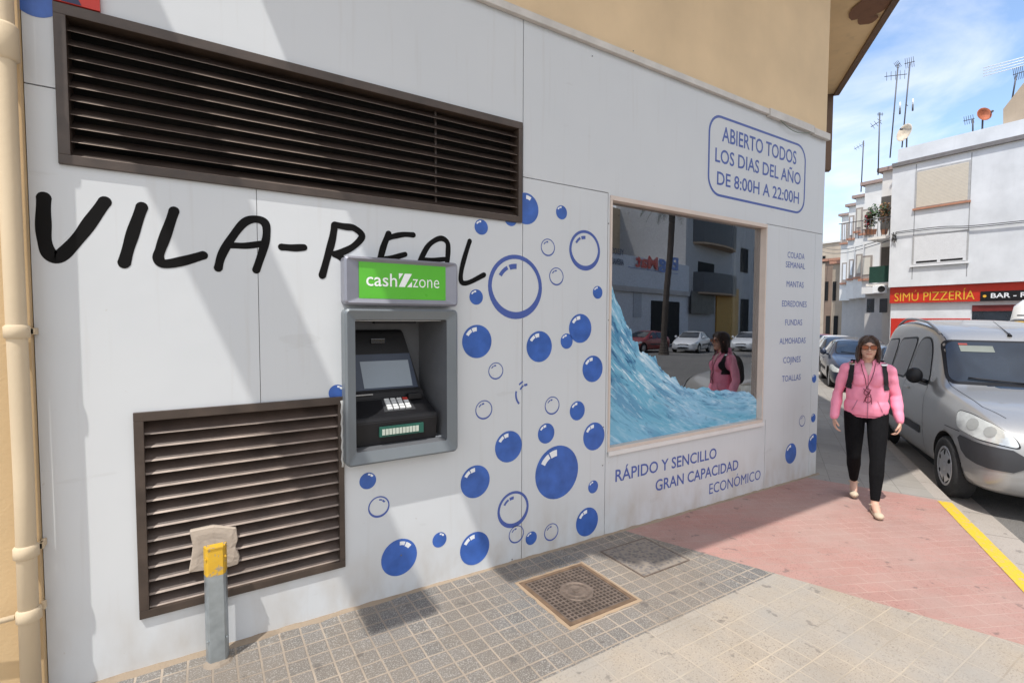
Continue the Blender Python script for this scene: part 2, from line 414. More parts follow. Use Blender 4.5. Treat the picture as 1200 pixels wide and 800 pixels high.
# dust and crumbled mortar along the foot of the shop front
bm = B(); n = 160; rows = []
for i in range(n+1):
    x = -.9+i*(5.9+.9)/n; wv = .018+.03*abs(noise.noise(Vector((x*3, 1, 0))))+.02*max(0, noise.noise(Vector((x*11, 4, 0))))
    if x < 1: wv += .02*(1-x)
    hh = .008+.014*abs(noise.noise(Vector((x*7, 2, 0))))
    rows.append([bm.verts.new((x, .002, gz(x)+hh)), bm.verts.new((x, -wv*.5, gz(x)+hh*.5)), bm.verts.new((x, -wv, gz(x)-.002))])
for i in range(n):
    for k in range(2): bm.faces.new((rows[i][k], rows[i][k+1], rows[i+1][k+1], rows[i+1][k]))
obj('mortar_fillet', bm, plaster('crumbled_mortar', (.30, .235, .17), 60, 1.0, .6), kind='structure')

# ------------------------------------------------------------------ shop building
shop = thing('shop_building', 'white clad laundry shop front with blue bubbles, brown vents and beige upper storey', 'building', (2.6, .0, 0))
XL, XR, ZT = -.605, 5.845, 3.65
uv = (w(62, 4)[0], w(611, 200)[0], (w(70, 192)[1]+w(612, 262)[1])/2, (w(62, 4)[1]+w(611, 144)[1])/2)
lv = ((w(156, 483.6)[0]+w(164, 725)[0])/2, (w(399, 464)[0]+w(407, 661)[0])/2, (w(164, 725)[1]+w(407, 661)[1])/2, (w(156, 483.6)[1]+w(399, 464)[1])/2)
wn = ((w(716, 231)[0]+w(710.5, 530)[0])/2, (w(899, 262)[0]+w(892, 495)[0])/2, (w(711, 530)[1]+w(891, 495)[1])/2, (w(716, 231)[1]+w(900, 262)[1])/2)
AY = -.09
at = (w(404, 361, AY)[0], w(537, 363, AY)[0], (w(407, 548, AY)[1]+w(537, 529, AY)[1])/2, (w(404, 361, AY)[1]+w(537, 363, AY)[1])/2)
ath = (at[0]+.06, at[1]-.07, at[2]+.09, at[3]-.07)
sm = .0028
x1 = w(612, 400)[0]; x2 = w(302, 300)[0]; x3 = wn[0]-.02; x4 = (w(897, 495)[0]+w(895, 570)[0])/2; x5 = w(949, 500)[0]
zs = w(611, 207)[1]; zs2 = w(934, 269)[1]
holes = [uv, lv, wn, ath,
  (x1-sm, x1+sm, -1, ZT), (x2-sm*.5, x2+sm*.5, lv[3], uv[2]), (x3-sm, x3+sm, -1, zs), (x4-sm, x4+sm, -1, wn[2]+.02), (x5-sm*.6, x5+sm*.6, -1, zs2),
  (XL, uv[0], zs-sm, zs+sm), (x1, x3, zs-sm, zs+sm), (wn[1]+.0, XR, zs2-sm, zs2+sm)]
xs = sorted(set([XL, XR]+[h[i] for h in holes for i in (0, 1)])); zz = sorted(set([-.4, ZT]+[max(-.4, h[i]) for h in holes for i in (2, 3)]))
bm = B()
for i in range(len(xs)-1):
    for j in range(len(zz)-1):
        cx = (xs[i]+xs[i+1])/2; cz = (zz[j]+zz[j+1])/2
        if cx < XL or cx > XR or any(h[0] < cx < h[1] and h[2] < cz < h[3] for h in holes): continue
        quad(bm, (xs[i], 0, zz[j]), (xs[i+1], 0, zz[j]), (xs[i+1], 0, zz[j+1]), (xs[i], 0, zz[j+1]))
bmesh.ops.remove_doubles(bm, verts=bm.verts, dist=1e-5)
r = bmesh.ops.extrude_edge_only(bm, edges=[e for e in bm.edges if e.is_boundary])
for v in r['geom']:
    if isinstance(v, bmesh.types.BMVert): v.co.y = .012
clad = obj('wall_cladding', bm, M_sheet, shop)
# dark backing behind the joints, with the big openings cut out
bm = B(); hs = [uv, lv, wn, ath]
xs = sorted(set([XL, XR]+[h[i] for h in hs for i in (0, 1)])); zz = sorted(set([-.4, ZT]+[h[i] for h in hs for i in (2, 3)]))
for i in range(len(xs)-1):
    for j in range(len(zz)-1):
        cx = (xs[i]+xs[i+1])/2; cz = (zz[j]+zz[j+1])/2
        if any(h[0] < cx < h[1] and h[2] < cz < h[3] for h in hs): continue
        quad(bm, (xs[i], .0125, zz[j]), (xs[i+1], .0125, zz[j]), (xs[i+1], .0125, zz[j+1]), (xs[i], .0125, zz[j+1]))
obj('backing_wall', bm, M_darkback, shop)
# body of the building
FB = [(XL, .014), (XR, .014), (XR+U.x*26, .014+U.y*26), (XL, 26)]
bm = B()
quad(bm, (XL, 0.0, ZT+.001), (XR+.004, 0, ZT+.001), (XR+.004, 0, 11), (XL, 0, 11))
quad(bm, (XL, .0, 11), (XR, .0, 11), (XR+U.x*26, U.y*26, 11), (XL, 26, 11))
quad(bm, (XL, 26, -1), (XL, 26, 11), (XR+U.x*26, U.y*26, 11), (XR+U.x*26, U.y*26, -1))
quad(bm, (XL, .014, -1), (XL, .014, 11), (XL, 26, 11), (XL, 26, -1))
quad(bm, (XR+.004, .001, 3.66), (XR+U.x*26, U.y*26, 3.66), (XR+U.x*26, U.y*26, 11), (XR+.004, .001, 11))
obj('upper_wall', bm, M_beige, shop)
bm = B(); quad(bm, (XR+.002, .001, -1), (XR+U.x*26, U.y*26, -1), (XR+U.x*26, U.y*26, 3.66), (XR+.002, .001, 3.66)); obj('side_wall', bm, M_sheet, shop)
# trunking above the cladding
bm = B(); xa = w(564, 0)[0]-1.2
box(bm, -.6, w(898, 130)[0], -.035, -.001, ZT-.006, ZT+.045, bev=.006)
box(bm, w(898, 130)[0]+.004, w(950, 150)[0], -.042, -.001, ZT-.02, ZT+.055, bev=.006)
box(bm, w(950, 150)[0]+.004, XR+.01, -.042, -.001, ZT-.03, ZT+.04, bev=.006)
obj('cable_trunking', bm, mat('grey_white_trunking', (.60, .57, .53), .5), shop)
bm = B(); tube(bm, [(w(915+i*3.6, 0)[0], -.03, ZT-.02-.055*math.sin(math.pi*i/10)) for i in range(11)], .004, 6); obj('loose_cable', bm, mat('dull_green_cable', (.2, .24, .2), .6), shop)

# window ----------------------------------------------------------------
wf = thing  # alias unused
bm = B(); fw_ = .035; fr_r = .017
x0, x1_, z0, z1 = wn
for a in ((x0, x1_, z1-fw_, z1), (x0, x1_, z0, z0+fw_), (x0, x0+.018, z0+fw_, z1-fw_), (x1_-fr_r, x1_, z0+fw_, z1-fw_)):
    box(bm, a[0], a[1], -.012, .075, a[2], a[3], bev=.003)
win = obj('shop_window', bm, M_alu, shop)
bm = B(); box(bm, x0-.002, x1_+.01, -.022, -.0125, z0-.028, z0+.006, bev=.002); obj('sill', bm, M_whitealu, win)
bm = B()
gy = .05
quad(bm, (x0+.018, gy, z0+fw_), (x1_-fr_r, gy, z0+fw_), (x1_-fr_r, gy, z1-fw_), (x0+.018, gy, z1-fw_))
obj('glass', bm, M_glass, win)
# splash picture sticker on the inside of the glass
edge = [(713.5, 322), (717, 335), (721, 350), (726, 358), (731, 372), (735, 381), (740, 388), (741, 399), (747, 400), (749, 411), (757, 414), (763, 418), (768, 417), (771, 428), (776, 434), (780, 437), (786, 443), (791, 441), (797, 452), (804, 455), (815, 456), (824, 453), (836, 458), (850, 456), (862, 459), (872, 458), (882, 463), (890, 474)]
pts = []
for i in range(len(edge)-1):
    a = Vector(w(*edge[i], gy)); b = Vector(w(*edge[i+1], gy))
    for k in range(4):
        p = a.lerp(b, k/4); s = .012 if k else 0
        pts.append((p.x, p.y+s*noise.noise(Vector((p.x*40, p.y*40, 0)))*2))
pts[0] = (x0+.019, pts[0][1])
pts = [p for p in pts if x0+.018 < p[0] < x1_-fr_r]
pts.sort(); pts.append((x1_-fr_r-.001, pts[-1][1]-.02)); bm = B()
top_ = [bm.verts.new((a, gy-.003, b)) for a, b in pts]; bot_ = [bm.verts.new((a, gy-.003, z0+fw_)) for a, b in pts]
for k in range(len(pts)-1): bm.faces.new((bot_[k], bot_[k+1], top_[k+1], top_[k]))
def splash():
    t = NT('splash_print')
    # streaks sweep in arcs round a centre up and to the right of the sticker
    cxs, czs = w(905, 255)[0]-2.6, w(905, 255)[1]
    sx = t.n.new('ShaderNodeSeparateXYZ'); t.l(t.tc.outputs['Object'], sx.inputs[0])
    dx = t.math('SUBTRACT', sx.outputs[0], cxs); dz = t.math('SUBTRACT', sx.outputs[2], czs)
    rad = t.math('SQRT', t.math('ADD', t.math('MULTIPLY', dx, dx), t.math('MULTIPLY', t.math('MULTIPLY', dz, dz), 1.5)))
    ang = t.math('ARCTAN2', dz, dx)
    def field(kr, ka, detail, dist, rough=.6):
        cv = t.n.new('ShaderNodeCombineXYZ'); t.l(t.math('MULTIPLY', rad, kr), cv.inputs[0]); t.l(t.math('MULTIPLY', ang, ka), cv.inputs[1])
        n1 = t.n.new('ShaderNodeTexNoise'); n1.inputs['Scale'].default_value = 1; n1.inputs['Detail'].default_value = detail; n1.inputs['Roughness'].default_value = rough; n1.inputs['Distortion'].default_value = dist; t.l(cv.outputs[0], n1.inputs['Vector']); return n1.outputs['Fac']
    big_ = field(2.6, 1.6, 6, 1.0, .5); mid = field(9, 4.0, 7, 1.2, .62); fine = field(30, 11, 5, .8, .65)
    depth = t.ramp(rad, .95, 2.1)
    c = t.mix(depth, (.50, .70, .83), (.16, .43, .60)); c = t.mix(t.math('MULTIPLY', t.ramp(big_, .40, .62), .75), c, (.32, .56, .76))
    m = t.math('SUBTRACT', 1.15, depth)
    up_ = t.math('MINIMUM', 1.0, t.math('MAXIMUM', .38, t.math('SUBTRACT', t.math('MULTIPLY', sx.outputs[2], 1.5), .75)))
    m = t.math('MINIMUM', t.math('MULTIPLY', t.math('ADD', m, .25), t.math('ADD', up_, .25)), 1)
    c = t.mix(t.math('MULTIPLY', t.ramp(mid, .53, .61), m), c, (.012, .10, .27)); c = t.mix(t.math('MULTIPLY', t.ramp(t.math('SUBTRACT', 1, mid), .55, .68), m), c, (.74, .86, .92))
    c = t.mix(t.math('MULTIPLY', t.math('MULTIPLY', t.ramp(fine, .57, .64), up_), .85), c, (.01, .07, .20)); c = t.mix(t.math('MULTIPLY', t.math('MULTIPLY', t.ramp(t.math('SUBTRACT', 1, fine), .55, .64), up_), .7), c, (.8, .9, .95))
    t.set(Base_Color=c); t.b.inputs['Roughness'].default_value = .25; return t.m
obj('splash_sticker', bm, splash(), win)
# room behind the window
bm = B(); M_room = mat('dim_interior', (.11, .105, .10), .8)
rx0, rx1, ry0, ry1, rz0, rz1 = x0-.6, x1_+.35, .08, 3.2, -.1, 2.9
quad(bm, (rx0, ry1, rz0), (rx1, ry1, rz0), (rx1, ry1, rz1), (rx0, ry1, rz1)); quad(bm, (rx0, ry0, rz0), (rx0, ry1, rz0), (rx0, ry1, rz1), (rx0, ry0, rz1))
quad(bm, (rx1, ry0, rz0), (rx1, ry1, rz0), (rx1, ry1, rz1), (rx1, ry0, rz1)); quad(bm, (rx0, ry0, rz0), (rx1, ry0, rz0), (rx1, ry1, rz0), (rx0, ry1, rz0)); quad(bm, (rx0, ry0, rz1), (rx1, ry0, rz1), (rx1, ry1, rz1), (rx0, ry1, rz1))
obj('interior_room', bm, M_room, shop)
bm = B(); ca = w(858, 300, .35)[0]; cb = w(896, 300, .35)[0]+.15; n = 48
col = [(ca+(cb-ca)*i/n, .33+.022*math.sin(i*1.1)+.01*math.sin(i*2.7)) for i in range(n+1)]
for i in range(n): f = quad(bm, (*col[i], z0-.1), (*col[i+1], z0-.1), (*col[i+1], z1+.1), (*col[i], z1+.1)); f.smooth = True
obj('curtain', bm, mat('white_curtain', (.78, .78, .76), .8), shop)

# vents -----------------------------------------------------------------
def vent(nm, r, ns, fwid, lip, rod_at=(), hue=0):
    x0, x1, z0, z1 = r
    bm = B()
    for a in ((x0, x1, z1-fwid, z1), (x0, x1, z0, z0+fwid*.9), (x0, x0+fwid*.9, z0+fwid*.9, z1-fwid), (x1-fwid*.7, x1, z0+fwid*.9, z1-fwid)):
        box(bm, a[0], a[1], -.016, .09, a[2], a[3], bev=.003)
    fr = obj('vent_grille', bm, M_brown, shop)
    bm = B(); a0 = x0+fwid*.9; a1 = x1-fwid*.7; zb = z0+fwid*.9; zt = z1-fwid; p = (zt-zb)/ns
    for i in range(ns):
        z = zb+p*i+.006; j = random.uniform(-.0012, .0012)
        prof = [(lip*.95, z+j), (.056, z+p*.76), (.059, z+p*.73), (lip*.95+.003, z-.003+j), (.004, z-lip+j), (0, z-lip+j)]
        nf = len(bm.faces); extr(bm, [(a0, a, b) for a, b in prof], (a1-a0, 0, 0)); bm.faces.ensure_lookup_table()
        for f in bm.faces[nf:]:
            if all(v.co.y < lip*.96 for v in f.verts) and len(f.verts) == 4: f.material_index = 1
    for q in rod_at: box(bm, q, q+.012, .03, .045, zb, zt)
    obj('slats', bm, [M_slatb if hue else M_slat, M_lip], fr)
    bm = B(); quad(bm, (x0, .092, z0), (x1, .092, z0), (x1, .092, z1), (x0, .092, z1)); obj('back_plate', bm, M_dark, fr)
    return fr
M_slat_top = M_slat
vent('upper', uv, 10, .045, .0035, (w(512, 200)[0],))
vl = vent('lower', lv, 14, .042, .0075, hue=1)
# silicone bead on the vent's right edge, mortar lump
bm = B(); cxm = [(222, 622), (250, 616), (277, 618), (279, 632), (276, 640), (281, 652), (279, 661), (262, 666), (240, 668), (221, 671), (224, 655), (226, 640)]
pp = roundpoly([w(*q, -.008) for q in cxm], .008)
cxm_ = sum(a for a, b in pp)/len(pp); czm = sum(b for a, b in pp)/len(pp); R0 = []
for q, yy_ in ((1.0, .04), (1.0, -.004), (.965, -.0095), (.75, -.013), (.5, -.011), (.25, -.014)):
    R0.append([bm.verts.new((cxm_+(a-cxm_)*q, yy_+(.0035*noise.noise(Vector((a*45*q, b*45*q, q*3))) if q < 1 else 0), czm+(b-czm)*q)) for a, b in pp])
for i in range(len(R0)-1):
    for k in range(len(pp)): kk2 = (k+1) % len(pp); bm.faces.new((R0[i][k], R0[i][kk2], R0[i+1][kk2], R0[i+1][k]))
bm.faces.new(R0[-1]); bmesh.ops.recalc_face_normals(bm, faces=bm.faces)
obj('mortar_patch', bm, M_mortar, vl)

# vinyl bubbles ---------------------------------------------------------
BUB = [(563.9, 266.2, 18, 'F'), (598.5, 256, 18, 'F'), (616, 244.5, 37, 'F'), (658, 249, 16.5, 'F'), (642, 290, 20.5, 'r'), (685.4, 293.5, 47.3, 'R'), (652, 324, 21, 'r'), (604.5, 336.3, 75.3, 'X'),
 (700.3, 342.6, 15, 'F'), (558, 348, 18, 'F'), (559, 400, 39, 'F'), (632, 406, 36.3, 'F'), (680, 384.7, 34, 'F'), (664, 399.6, 18, 'F'), (694.5, 432, 31, 'F'), (581, 434.5, 20, 'r'), (617.5, 461, 33, 'P'),
 (567, 480, 22.5, 'r'), (647, 475, 21.2, 'r'), (676.5, 481, 22.5, 'F'), (640, 507.5, 23.7, 'F'), (696, 511, 32.5, 'F'), (596, 523, 36.6, 'F'), (653, 553, 62, 'F'), (557, 564, 38, 'F'), (431, 563, 19.4, 'F'),
 (444, 593.5, 25, 'S'), (601.5, 596.5, 42.5, 'R'), (695, 570, 15, 'F'), (688, 611, 33, 'F'), (468, 652.5, 42.5, 'F'), (515, 632, 17.5, 'F'), (556.5, 642, 38, 'F'), (605, 625.6, 20.6, 'r'), (622.5, 630, 15.6, 'F'), (646, 623, 20.3, 'r'),
 (395, 460, 19, 'F'), (41, -3, 46, 'F'), (954, 443.5, 9.5, 'F'), (940, 493, 13, 'r'), (953, 489.5, 10, 'F'), (926.7, 531, 23.5, 'F'), (953, 519, 22, 'F')]
def arc_patch(bm, cx, cz, r0, r1, a0, a1, y, mi, n=6, squash=1):
    A = [(cx+r*math.cos(R(a0+(a1-a0)*k/n)), cz+r*math.sin(R(a0+(a1-a0)*k/n))) for r in (r0,) for k in range(n+1)]
    Bq = [(cx+r1*math.cos(R(a0+(a1-a0)*k/n)), cz+r1*math.sin(R(a0+(a1-a0)*k/n))) for k in range(n+1)]
    for k in range(n): quad(bm, (A[k][0], y, A[k][1]), (A[k+1][0], y, A[k+1][1]), (Bq[k+1][0], y, Bq[k+1][1]), (Bq[k][0], y, Bq[k][1]), mi=mi)
vlab = {}
for i, (px, py, h, ty) in enumerate(BUB):
    cx, cz = w(px, py); r = abs(w(px, py-h/2)[1]-w(px, py+h/2)[1])/2
    bm = B(); y = -.0012
    right = px < 540
    hl = (38, 62, 66, 88) if right else (92, 116, 120, 150)
    if ty == 'F':
        # clip discs at the wall edges
        vs = []
        for k in range(40):
            a = 2*math.pi*k/40; X = min(cx+r*math.cos(a), XR-.001); Z_ = cz+r*math.sin(a)
            if i == 2: X = max(X, uv[1]+.001)
            if i == 1: Z_ = min(Z_, uv[2]-.001)
            vs.append(bm.verts.new((X, y, Z_)))
        bm.faces.new(vs)
        if i == 2: arc_patch(bm, cx, cz, r*.62, r*.86, 60, 88, y-.0006, 1)
        elif i != 1: arc_patch(bm, cx, cz, r*.62, r*.86, hl[0], hl[1], y-.0006, 1); arc_patch(bm, cx, cz, r*.66, r*.86, hl[2], hl[3], y-.0006, 1)
    else:
        th = {'r': .10, 'R': .14, 'X': .13, 'P': .14, 'S': .12}[ty]
        if ty == 'P':
            arc_patch(bm, cx, cz, r*.86, r, 165, 225, y, 0, 14); arc_patch(bm, cx, cz, r*.88, r, 112, 135, y, 0, 6)
        else:
            n = 44
            for k in range(n):
                a = 360*k/n; b = 360*(k+1)/n
                def ti(q): return r*(1-th*(1+.7*max(0, -math.sin(R(q)))))
                quad(bm, (cx+r*math.cos(R(a)), y, cz+r*math.sin(R(a))), (cx+r*math.cos(R(b)), y, cz+r*math.sin(R(b))), (cx+ti(b)*math.cos(R(b)), y, cz+ti(b)*math.sin(R(b))), (cx+ti(a)*math.cos(R(a)), y, cz+ti(a)*math.sin(R(a))))
        arc_patch(bm, cx, cz, r*.56, r*.72, hl[0]-4, hl[1]-4, y-.0006, 0); arc_patch(bm, cx, cz, r*.6, r*.72, hl[2]-2, hl[3], y-.0006, 0)
    obj('bubble_decal', bm, [M_blue if ty == 'F' else M_blue2, M_white], shop)
bm = B(); a = w(62, 0); b = w(118, 14); box(bm, a[0], b[0], -.02, -.002, uv[3]+.004, uv[3]+.5)
rp_ = obj('red_sign_panel', bm, M_red, shop)
bm = B(); quad(bm, (a[0]+.03, -.0215, uv[3]+.006), (b[0]-.06, -.0215, uv[3]+.006), (a[0]+.07, -.0215, uv[3]+.06), (a[0]+.005, -.0215, uv[3]+.055)); obj('navy_swoosh', bm, M_navy, rp_)

# lettering -------------------------------------------------------------
def text_mesh(body, x0, x1, z0, z1, place, m, name, parent, bold=0.0, space=1.0, hf=None):
    cu = bpy.data.curves.new('t', 'FONT'); cu.body = body; cu.size = 1; cu.resolution_u = 3; cu.offset = bold; cu.space_character = space
    o = bpy.data.objects.new('t', cu); C.objects.link(o)
    me = evaluated(o); bpy.data.objects.remove(o)
    # cap height measured from a plain H so that accents stand above it
    cu.body = 'H'; o = bpy.data.objects.new('t', cu); C.objects.link(o); mh = evaluated(o); bpy.data.objects.remove(o)
    cap = max(v.co.y for v in mh.vertices)-max(0, -min(v.co.y for v in mh.vertices))*0
    xa = min(v.co.x for v in me.vertices); xb = max(v.co.x for v in me.vertices)
    bm = B(); bm.from_mesh(me)
    for v in bm.verts:
        v.co = Vector(place(x0+(v.co.x-xa)/(xb-xa)*(x1-x0), z0+v.co.y/cap*(z1-z0)))
    return obj(name, bm, m, parent)
def wallp(y): return lambda a, b: (a, y, b)
def line(body, bl, br, tl, m=M_blue2, bold=.012):
    if 'M' in body or bl[0] > 905: bold = 0.0
    a = w(*bl); b = w(*br); t = w(*tl); z = (a[1]+b[1])/2
    return text_mesh(body, a[0], b[0], z, z+(t[1]-a[1]), wallp(-.0012), m, 'lettering', shop, bold)
line('ABIERTO TODOS', (846, 166.5), (933, 192), (848, 149.5)); line('LOS DIAS DEL AÑO', (838, 189), (938, 217), (838, 172.7)); line('DE 8:00H A 22:00H', (840, 216), (936, 239), (840.3, 200.6))
line('RÁPIDO Y SENCILLO', (721, 564.5), (839.5, 536), (721.3, 550.5)); line('GRAN CAPACIDAD', (768, 574.5), (865, 550), (768.3, 561.5)); line('ECONÓMICO', (831, 578), (891, 561.7), (831.2, 566))
for body, xa, xb, yb in (('COLADA', 922.8, 942.7, 303), ('SEMANAL', 920.6, 943.3, 314.3), ('MANTAS', 921.6, 941.6, 336.6), ('EDREDONES', 916.3, 945, 359.4), ('FUNDAS', 920, 939.8, 381), ('ALMOHADAS', 913.4, 943.8, 402.4), ('COJINES', 917.7, 938, 424.6), ('TOALLAS', 916.3, 938, 446)):
    line(body, (xa, yb-.3), (xb, yb+.3), (xa, yb-7.2))
# rounded frame round the opening hours
fx0 = w(830, 170)[0]; fx1 = w(943.5, 215)[0]; fz1 = (w(845, 134)[1]+w(930, 168)[1])/2; fz0 = (w(845, 231)[1]+w(932, 250)[1])/2
bm = B(); o_ = rrect(fx0, fx1, fz0, fz1, .17, 8); i_ = rrect(fx0+.022, fx1-.022, fz0+.022, fz1-.022, .15, 8); n = len(o_)
for k in range(n): quad(bm, (o_[k][0], -.0012, o_[k][1]), (o_[(k+1) % n][0], -.0012, o_[(k+1) % n][1]), (i_[(k+1) % n][0], -.0012, i_[(k+1) % n][1]), (i_[k][0], -.0012, i_[k][1]))
obj('lettering_frame', bm, M_blue2, shop)
# big hand lettering
def cr(p): return (p[0]*.275, 200+p[1]*.275)
def cq(p): return (360+p[0]*.18333, 240+p[1]*.18333)
S = [([cr(p) for p in ((187, 115), (185, 200), (188, 285), (205, 345), (237, 372), (275, 350), (340, 280), (395, 205), (447, 133))], .026),
     ([cr(p) for p in ((605, 155), (575, 240), (550, 320), (529, 395))], .0245),
     ([cr(p) for p in ((742, 172), (715, 250), (686, 330), (675, 372), (700, 397), (780, 385), (865, 361))], .0225),
     ([cr(p) for p in ((930, 415), (945, 360), (985, 290), (1040, 222), (1090, 207), (1130, 225), (1135, 280), (1120, 340), (1092, 423))], .020), ([cr(p) for p in ((985, 318), (1050, 320), (1118, 311))], .0165),
     ([(330, 289.5), (344, 290.5), (356, 290)], .019),
     ([cq(p) for p in ((175, 130), (160, 220), (130, 330), (96, 452))], .020), ([cq(p) for p in ((176, 128), (240, 140), (300, 150), (350, 200), (300, 262), (230, 300), (175, 315))], .019),
     ([cq(p) for p in ((175, 315), (230, 350), (280, 420))], .019),
     ([cq(p) for p in ((520, 185), (490, 260), (470, 330), (450, 400), (480, 440), (560, 425), (640, 410))], .019), ([cq(p) for p in ((520, 212), (560, 200), (620, 190), (678, 193))], .0165), ([cq(p) for p in ((500, 345), (560, 335), (625, 317))], .016),
     ([cq(p) for p in ((700, 420), (730, 340), (780, 255), (850, 215), (895, 240), (900, 300), (893, 380))], .017), ([cq(p) for p in ((750, 350), (820, 352), (900, 345))], .014),
     ([cq(p) for p in ((1038, 232), (1010, 320), (985, 420), (985, 490), (1030, 497), (1130, 447))], .0165)]
for i, (ps, hw) in enumerate(S):
    bm = B(); hw *= .93
    P = catmull([w(*p) for p in ps], 7); y = -.0011-.0004*(i % 4); n = len(P); Lf = []; Rt = []
    for k in range(n):
        t = (P[min(k+1, n-1)]-P[max(k-1, 0)]).normalized(); nn = Vector((-t.y, t.x)); h = hw*(1.03-.06*math.sin(k*.5))
        Lf.append(P[k]+nn*h); Rt.append(P[k]-nn*h)
    def cap(c, d, s):
        a0 = math.atan2(d.y, d.x); return [c+Vector((math.cos(a0+s*(math.pi/2-math.pi*j/8)), math.sin(a0+s*(math.pi/2-math.pi*j/8))))*hw for j in range(1, 8)]
    for k in range(n-1):
        try: quad(bm, (Lf[k].x, y, Lf[k].y), (Rt[k].x, y, Rt[k].y), (Rt[k+1].x, y, Rt[k+1].y), (Lf[k+1].x, y, Lf[k+1].y))
        except Exception: pass
    d0 = (P[0]-P[1]).normalized(); d1 = (P[-1]-P[-2]).normalized()
    c0 = [Rt[0]]+cap(P[0], d0, 1)+[Lf[0]]; c1 = [Lf[-1]]+cap(P[-1], d1, 1)+[Rt[-1]]
    for c in (c0, c1): bm.faces.new([bm.verts.new((v.x, y-.00005, v.y)) for v in c])
    bmesh.ops.remove_doubles(bm, verts=bm.verts, dist=.0002)
    obj('letter_stroke', bm, M_ink, shop)
# screws and marks on the cladding
for q in ((736, 250), (713, 262), (713, 375), (707, 500), (706, 545), (600, 655), (423, 543), (470, 650), (742, 60), (694, 66)):
    X, Z = w(*q); bm = B(); tube(bm, [(X, -.003, Z), (X, .001, Z)], .005, 8)
    obj('rivet', bm, mat('rivet_grey', (.2, .2, .2), .5, .5), shop)

# overhangs that throw the shade --------------------------------------
bm = B()
hz = 6.5
prism(bm, [(-1.42, .0), (-.06, -2.3), (5.1, -2.3), (9.19, .82), (11.53, 2.6), (11.05, 3.02), (XR, .0)], hz, hz+.28)
ov = obj('overhanging_slab', bm, plaster('soffit_plaster', (.82, .63, .39), 20, .3, .3), shop)
ed = [(-1.42, 0), (-.06, -2.3), (5.1, -2.3), (9.19, .82), (11.53, 2.6), (11.05, 3.02)]
bm = B()
for a, b in zip(ed[:-1], ed[1:]):
    a = Vector((*a, 0)); b = Vector((*b, 0)); t = (b-a).normalized(); nn = Vector((t.y, -t.x, 0))
    P = [a-t*.0, b, b+nn*.10, a+nn*.10]
    prism(bm, [(p.x, p.y) for p in P], hz-.05, hz+.9)
obj('slab_edge', bm, M_conc, ov)
bm = B(); a = Vector((11.53, 2.6, 0)); nn = Vector((-.5, .42, 0)).normalized(); tt = Vector((.8, .6, 0))
P = [a, a+tt*.2, a+tt*.2+nn*.9, a+nn*.9]
prism(bm, [(p.x, p.y) for p in P], 4.9, hz-.052); obj('downstand', bm, M_conc, ov)
bm = B()
for (fx, fy, rr) in ((1008, 14, .20), (1017, 22, .17), (1022, 6, .30)):
    q = G(fx, fy, hz+.0); d = ray(fx, fy); t = (hz-.012-cam_pos.z)/d.z; q = cam_pos+d*t
    vs = [bm.verts.new((q.x+rr*(1+.5*noise.noise(Vector((k*1.3, fx, 0))))*math.cos(k*.5236), q.y+rr*.8*(1+.5*noise.noise(Vector((k*1.3, fx, 4))))*math.sin(k*.5236), hz-.012-.001*fx*.01)) for k in range(12)]
    bm.faces.new(vs)
obj('spalled_patch', bm, plaster('spalled_concrete', (.22, .12, .08), 15, 1, .6), ov)
h2 = 5.2
bm = B(); prism(bm, [(-1.41, 0), (-1.43, -1.78), (-1.06, -1.78), (-1.04, 0)], h2, h2+.12); obj('shade_slab', bm, M_beige, shop)  # unseen slab, added to cast the left dark stripe on the wall
bm = B(); prism(bm, [(-.52, 0), (-.53, -1.72), (.12, -1.72), (-.28, 0)], h2, h2+.12); obj('shade_slab', bm, M_beige, shop)  # second added slab out of view, shaped to cast the next stripe

# ------------------------------------------------------------------ left neighbour and drain pipe
nb = thing('neighbour_building', 'ochre plastered house wall left of the white cladding', 'building', (-3, .0, 0))
bm = B(); box(bm, -9, XL-.003, -.004, 20, -1, 9); obj('wall', bm, M_beige2, nb)
bm = B(); box(bm, XL-.055, XL-.004, -.03, -.0045, -1, 9, bev=.004); obj('pilaster', bm, M_beige2, nb)
dp = thing('drain_pipe', 'cream painted drain pipe running up the left edge of the shop front', 'pipe', (-.75, -.1, 0))
PY = -.088; pc = (w(16, 300, PY)[0]+w(31, 650, PY)[0])/2; pr = .032
bm = B(); tube(bm, [(pc-.004, PY, -.1), (pc+.002, PY, 1), (pc-.002, PY, 2), (pc, PY, 3.2), (pc, PY, 4.6)], pr, 20)
obj('pipe', bm, M_pipe, dp, True)
for (pyy, kk_) in ((378, 1), (636, 1)):
    zc = w(25, pyy+10, PY)[1]
    bm = B(); lathe(bm, [(pr, -.03), (pr+.008, -.024), (pr+.008, .018), (pr, .026)], 20, Matrix.Translation((pc, PY, zc)))
    box(bm, pc+pr-.004, XL+.012, PY+.03, PY+.055, zc-.015, zc+.012, bev=.003); box(bm, XL+.0, XL+.014, PY+.03, -.003, zc-.015, zc+.012, bev=.002)
    obj('bracket', bm, M_pipe, dp)
zc = w(20, 50, PY)[1]
bm = B(); lathe(bm, [(pr, -.08), (pr+.011, -.07), (pr+.011, .05), (pr+.004, .06), (pr, .062)], 20, Matrix.Translation((pc, PY, zc))); obj('socket_joint', bm, M_pipe, dp)
bm = B(); zc = w(20, 722, PY)[1]
lathe(bm, [(pr, -.03), (pr+.008, -.024), (pr+.008, .018), (pr, .026)], 20, Matrix.Translation((pc, PY, zc))); tube(bm, [(pc-.04, PY, zc), (pc-.25, PY+.02, zc-.02), (pc-.7, PY+.03, zc-.05)], .012, 8); box(bm, pc+pr-.004, XL+.012, PY+.03, PY+.055, zc-.01, zc+.02, bev=.003)
obj('bracket', bm, M_pipe, dp)

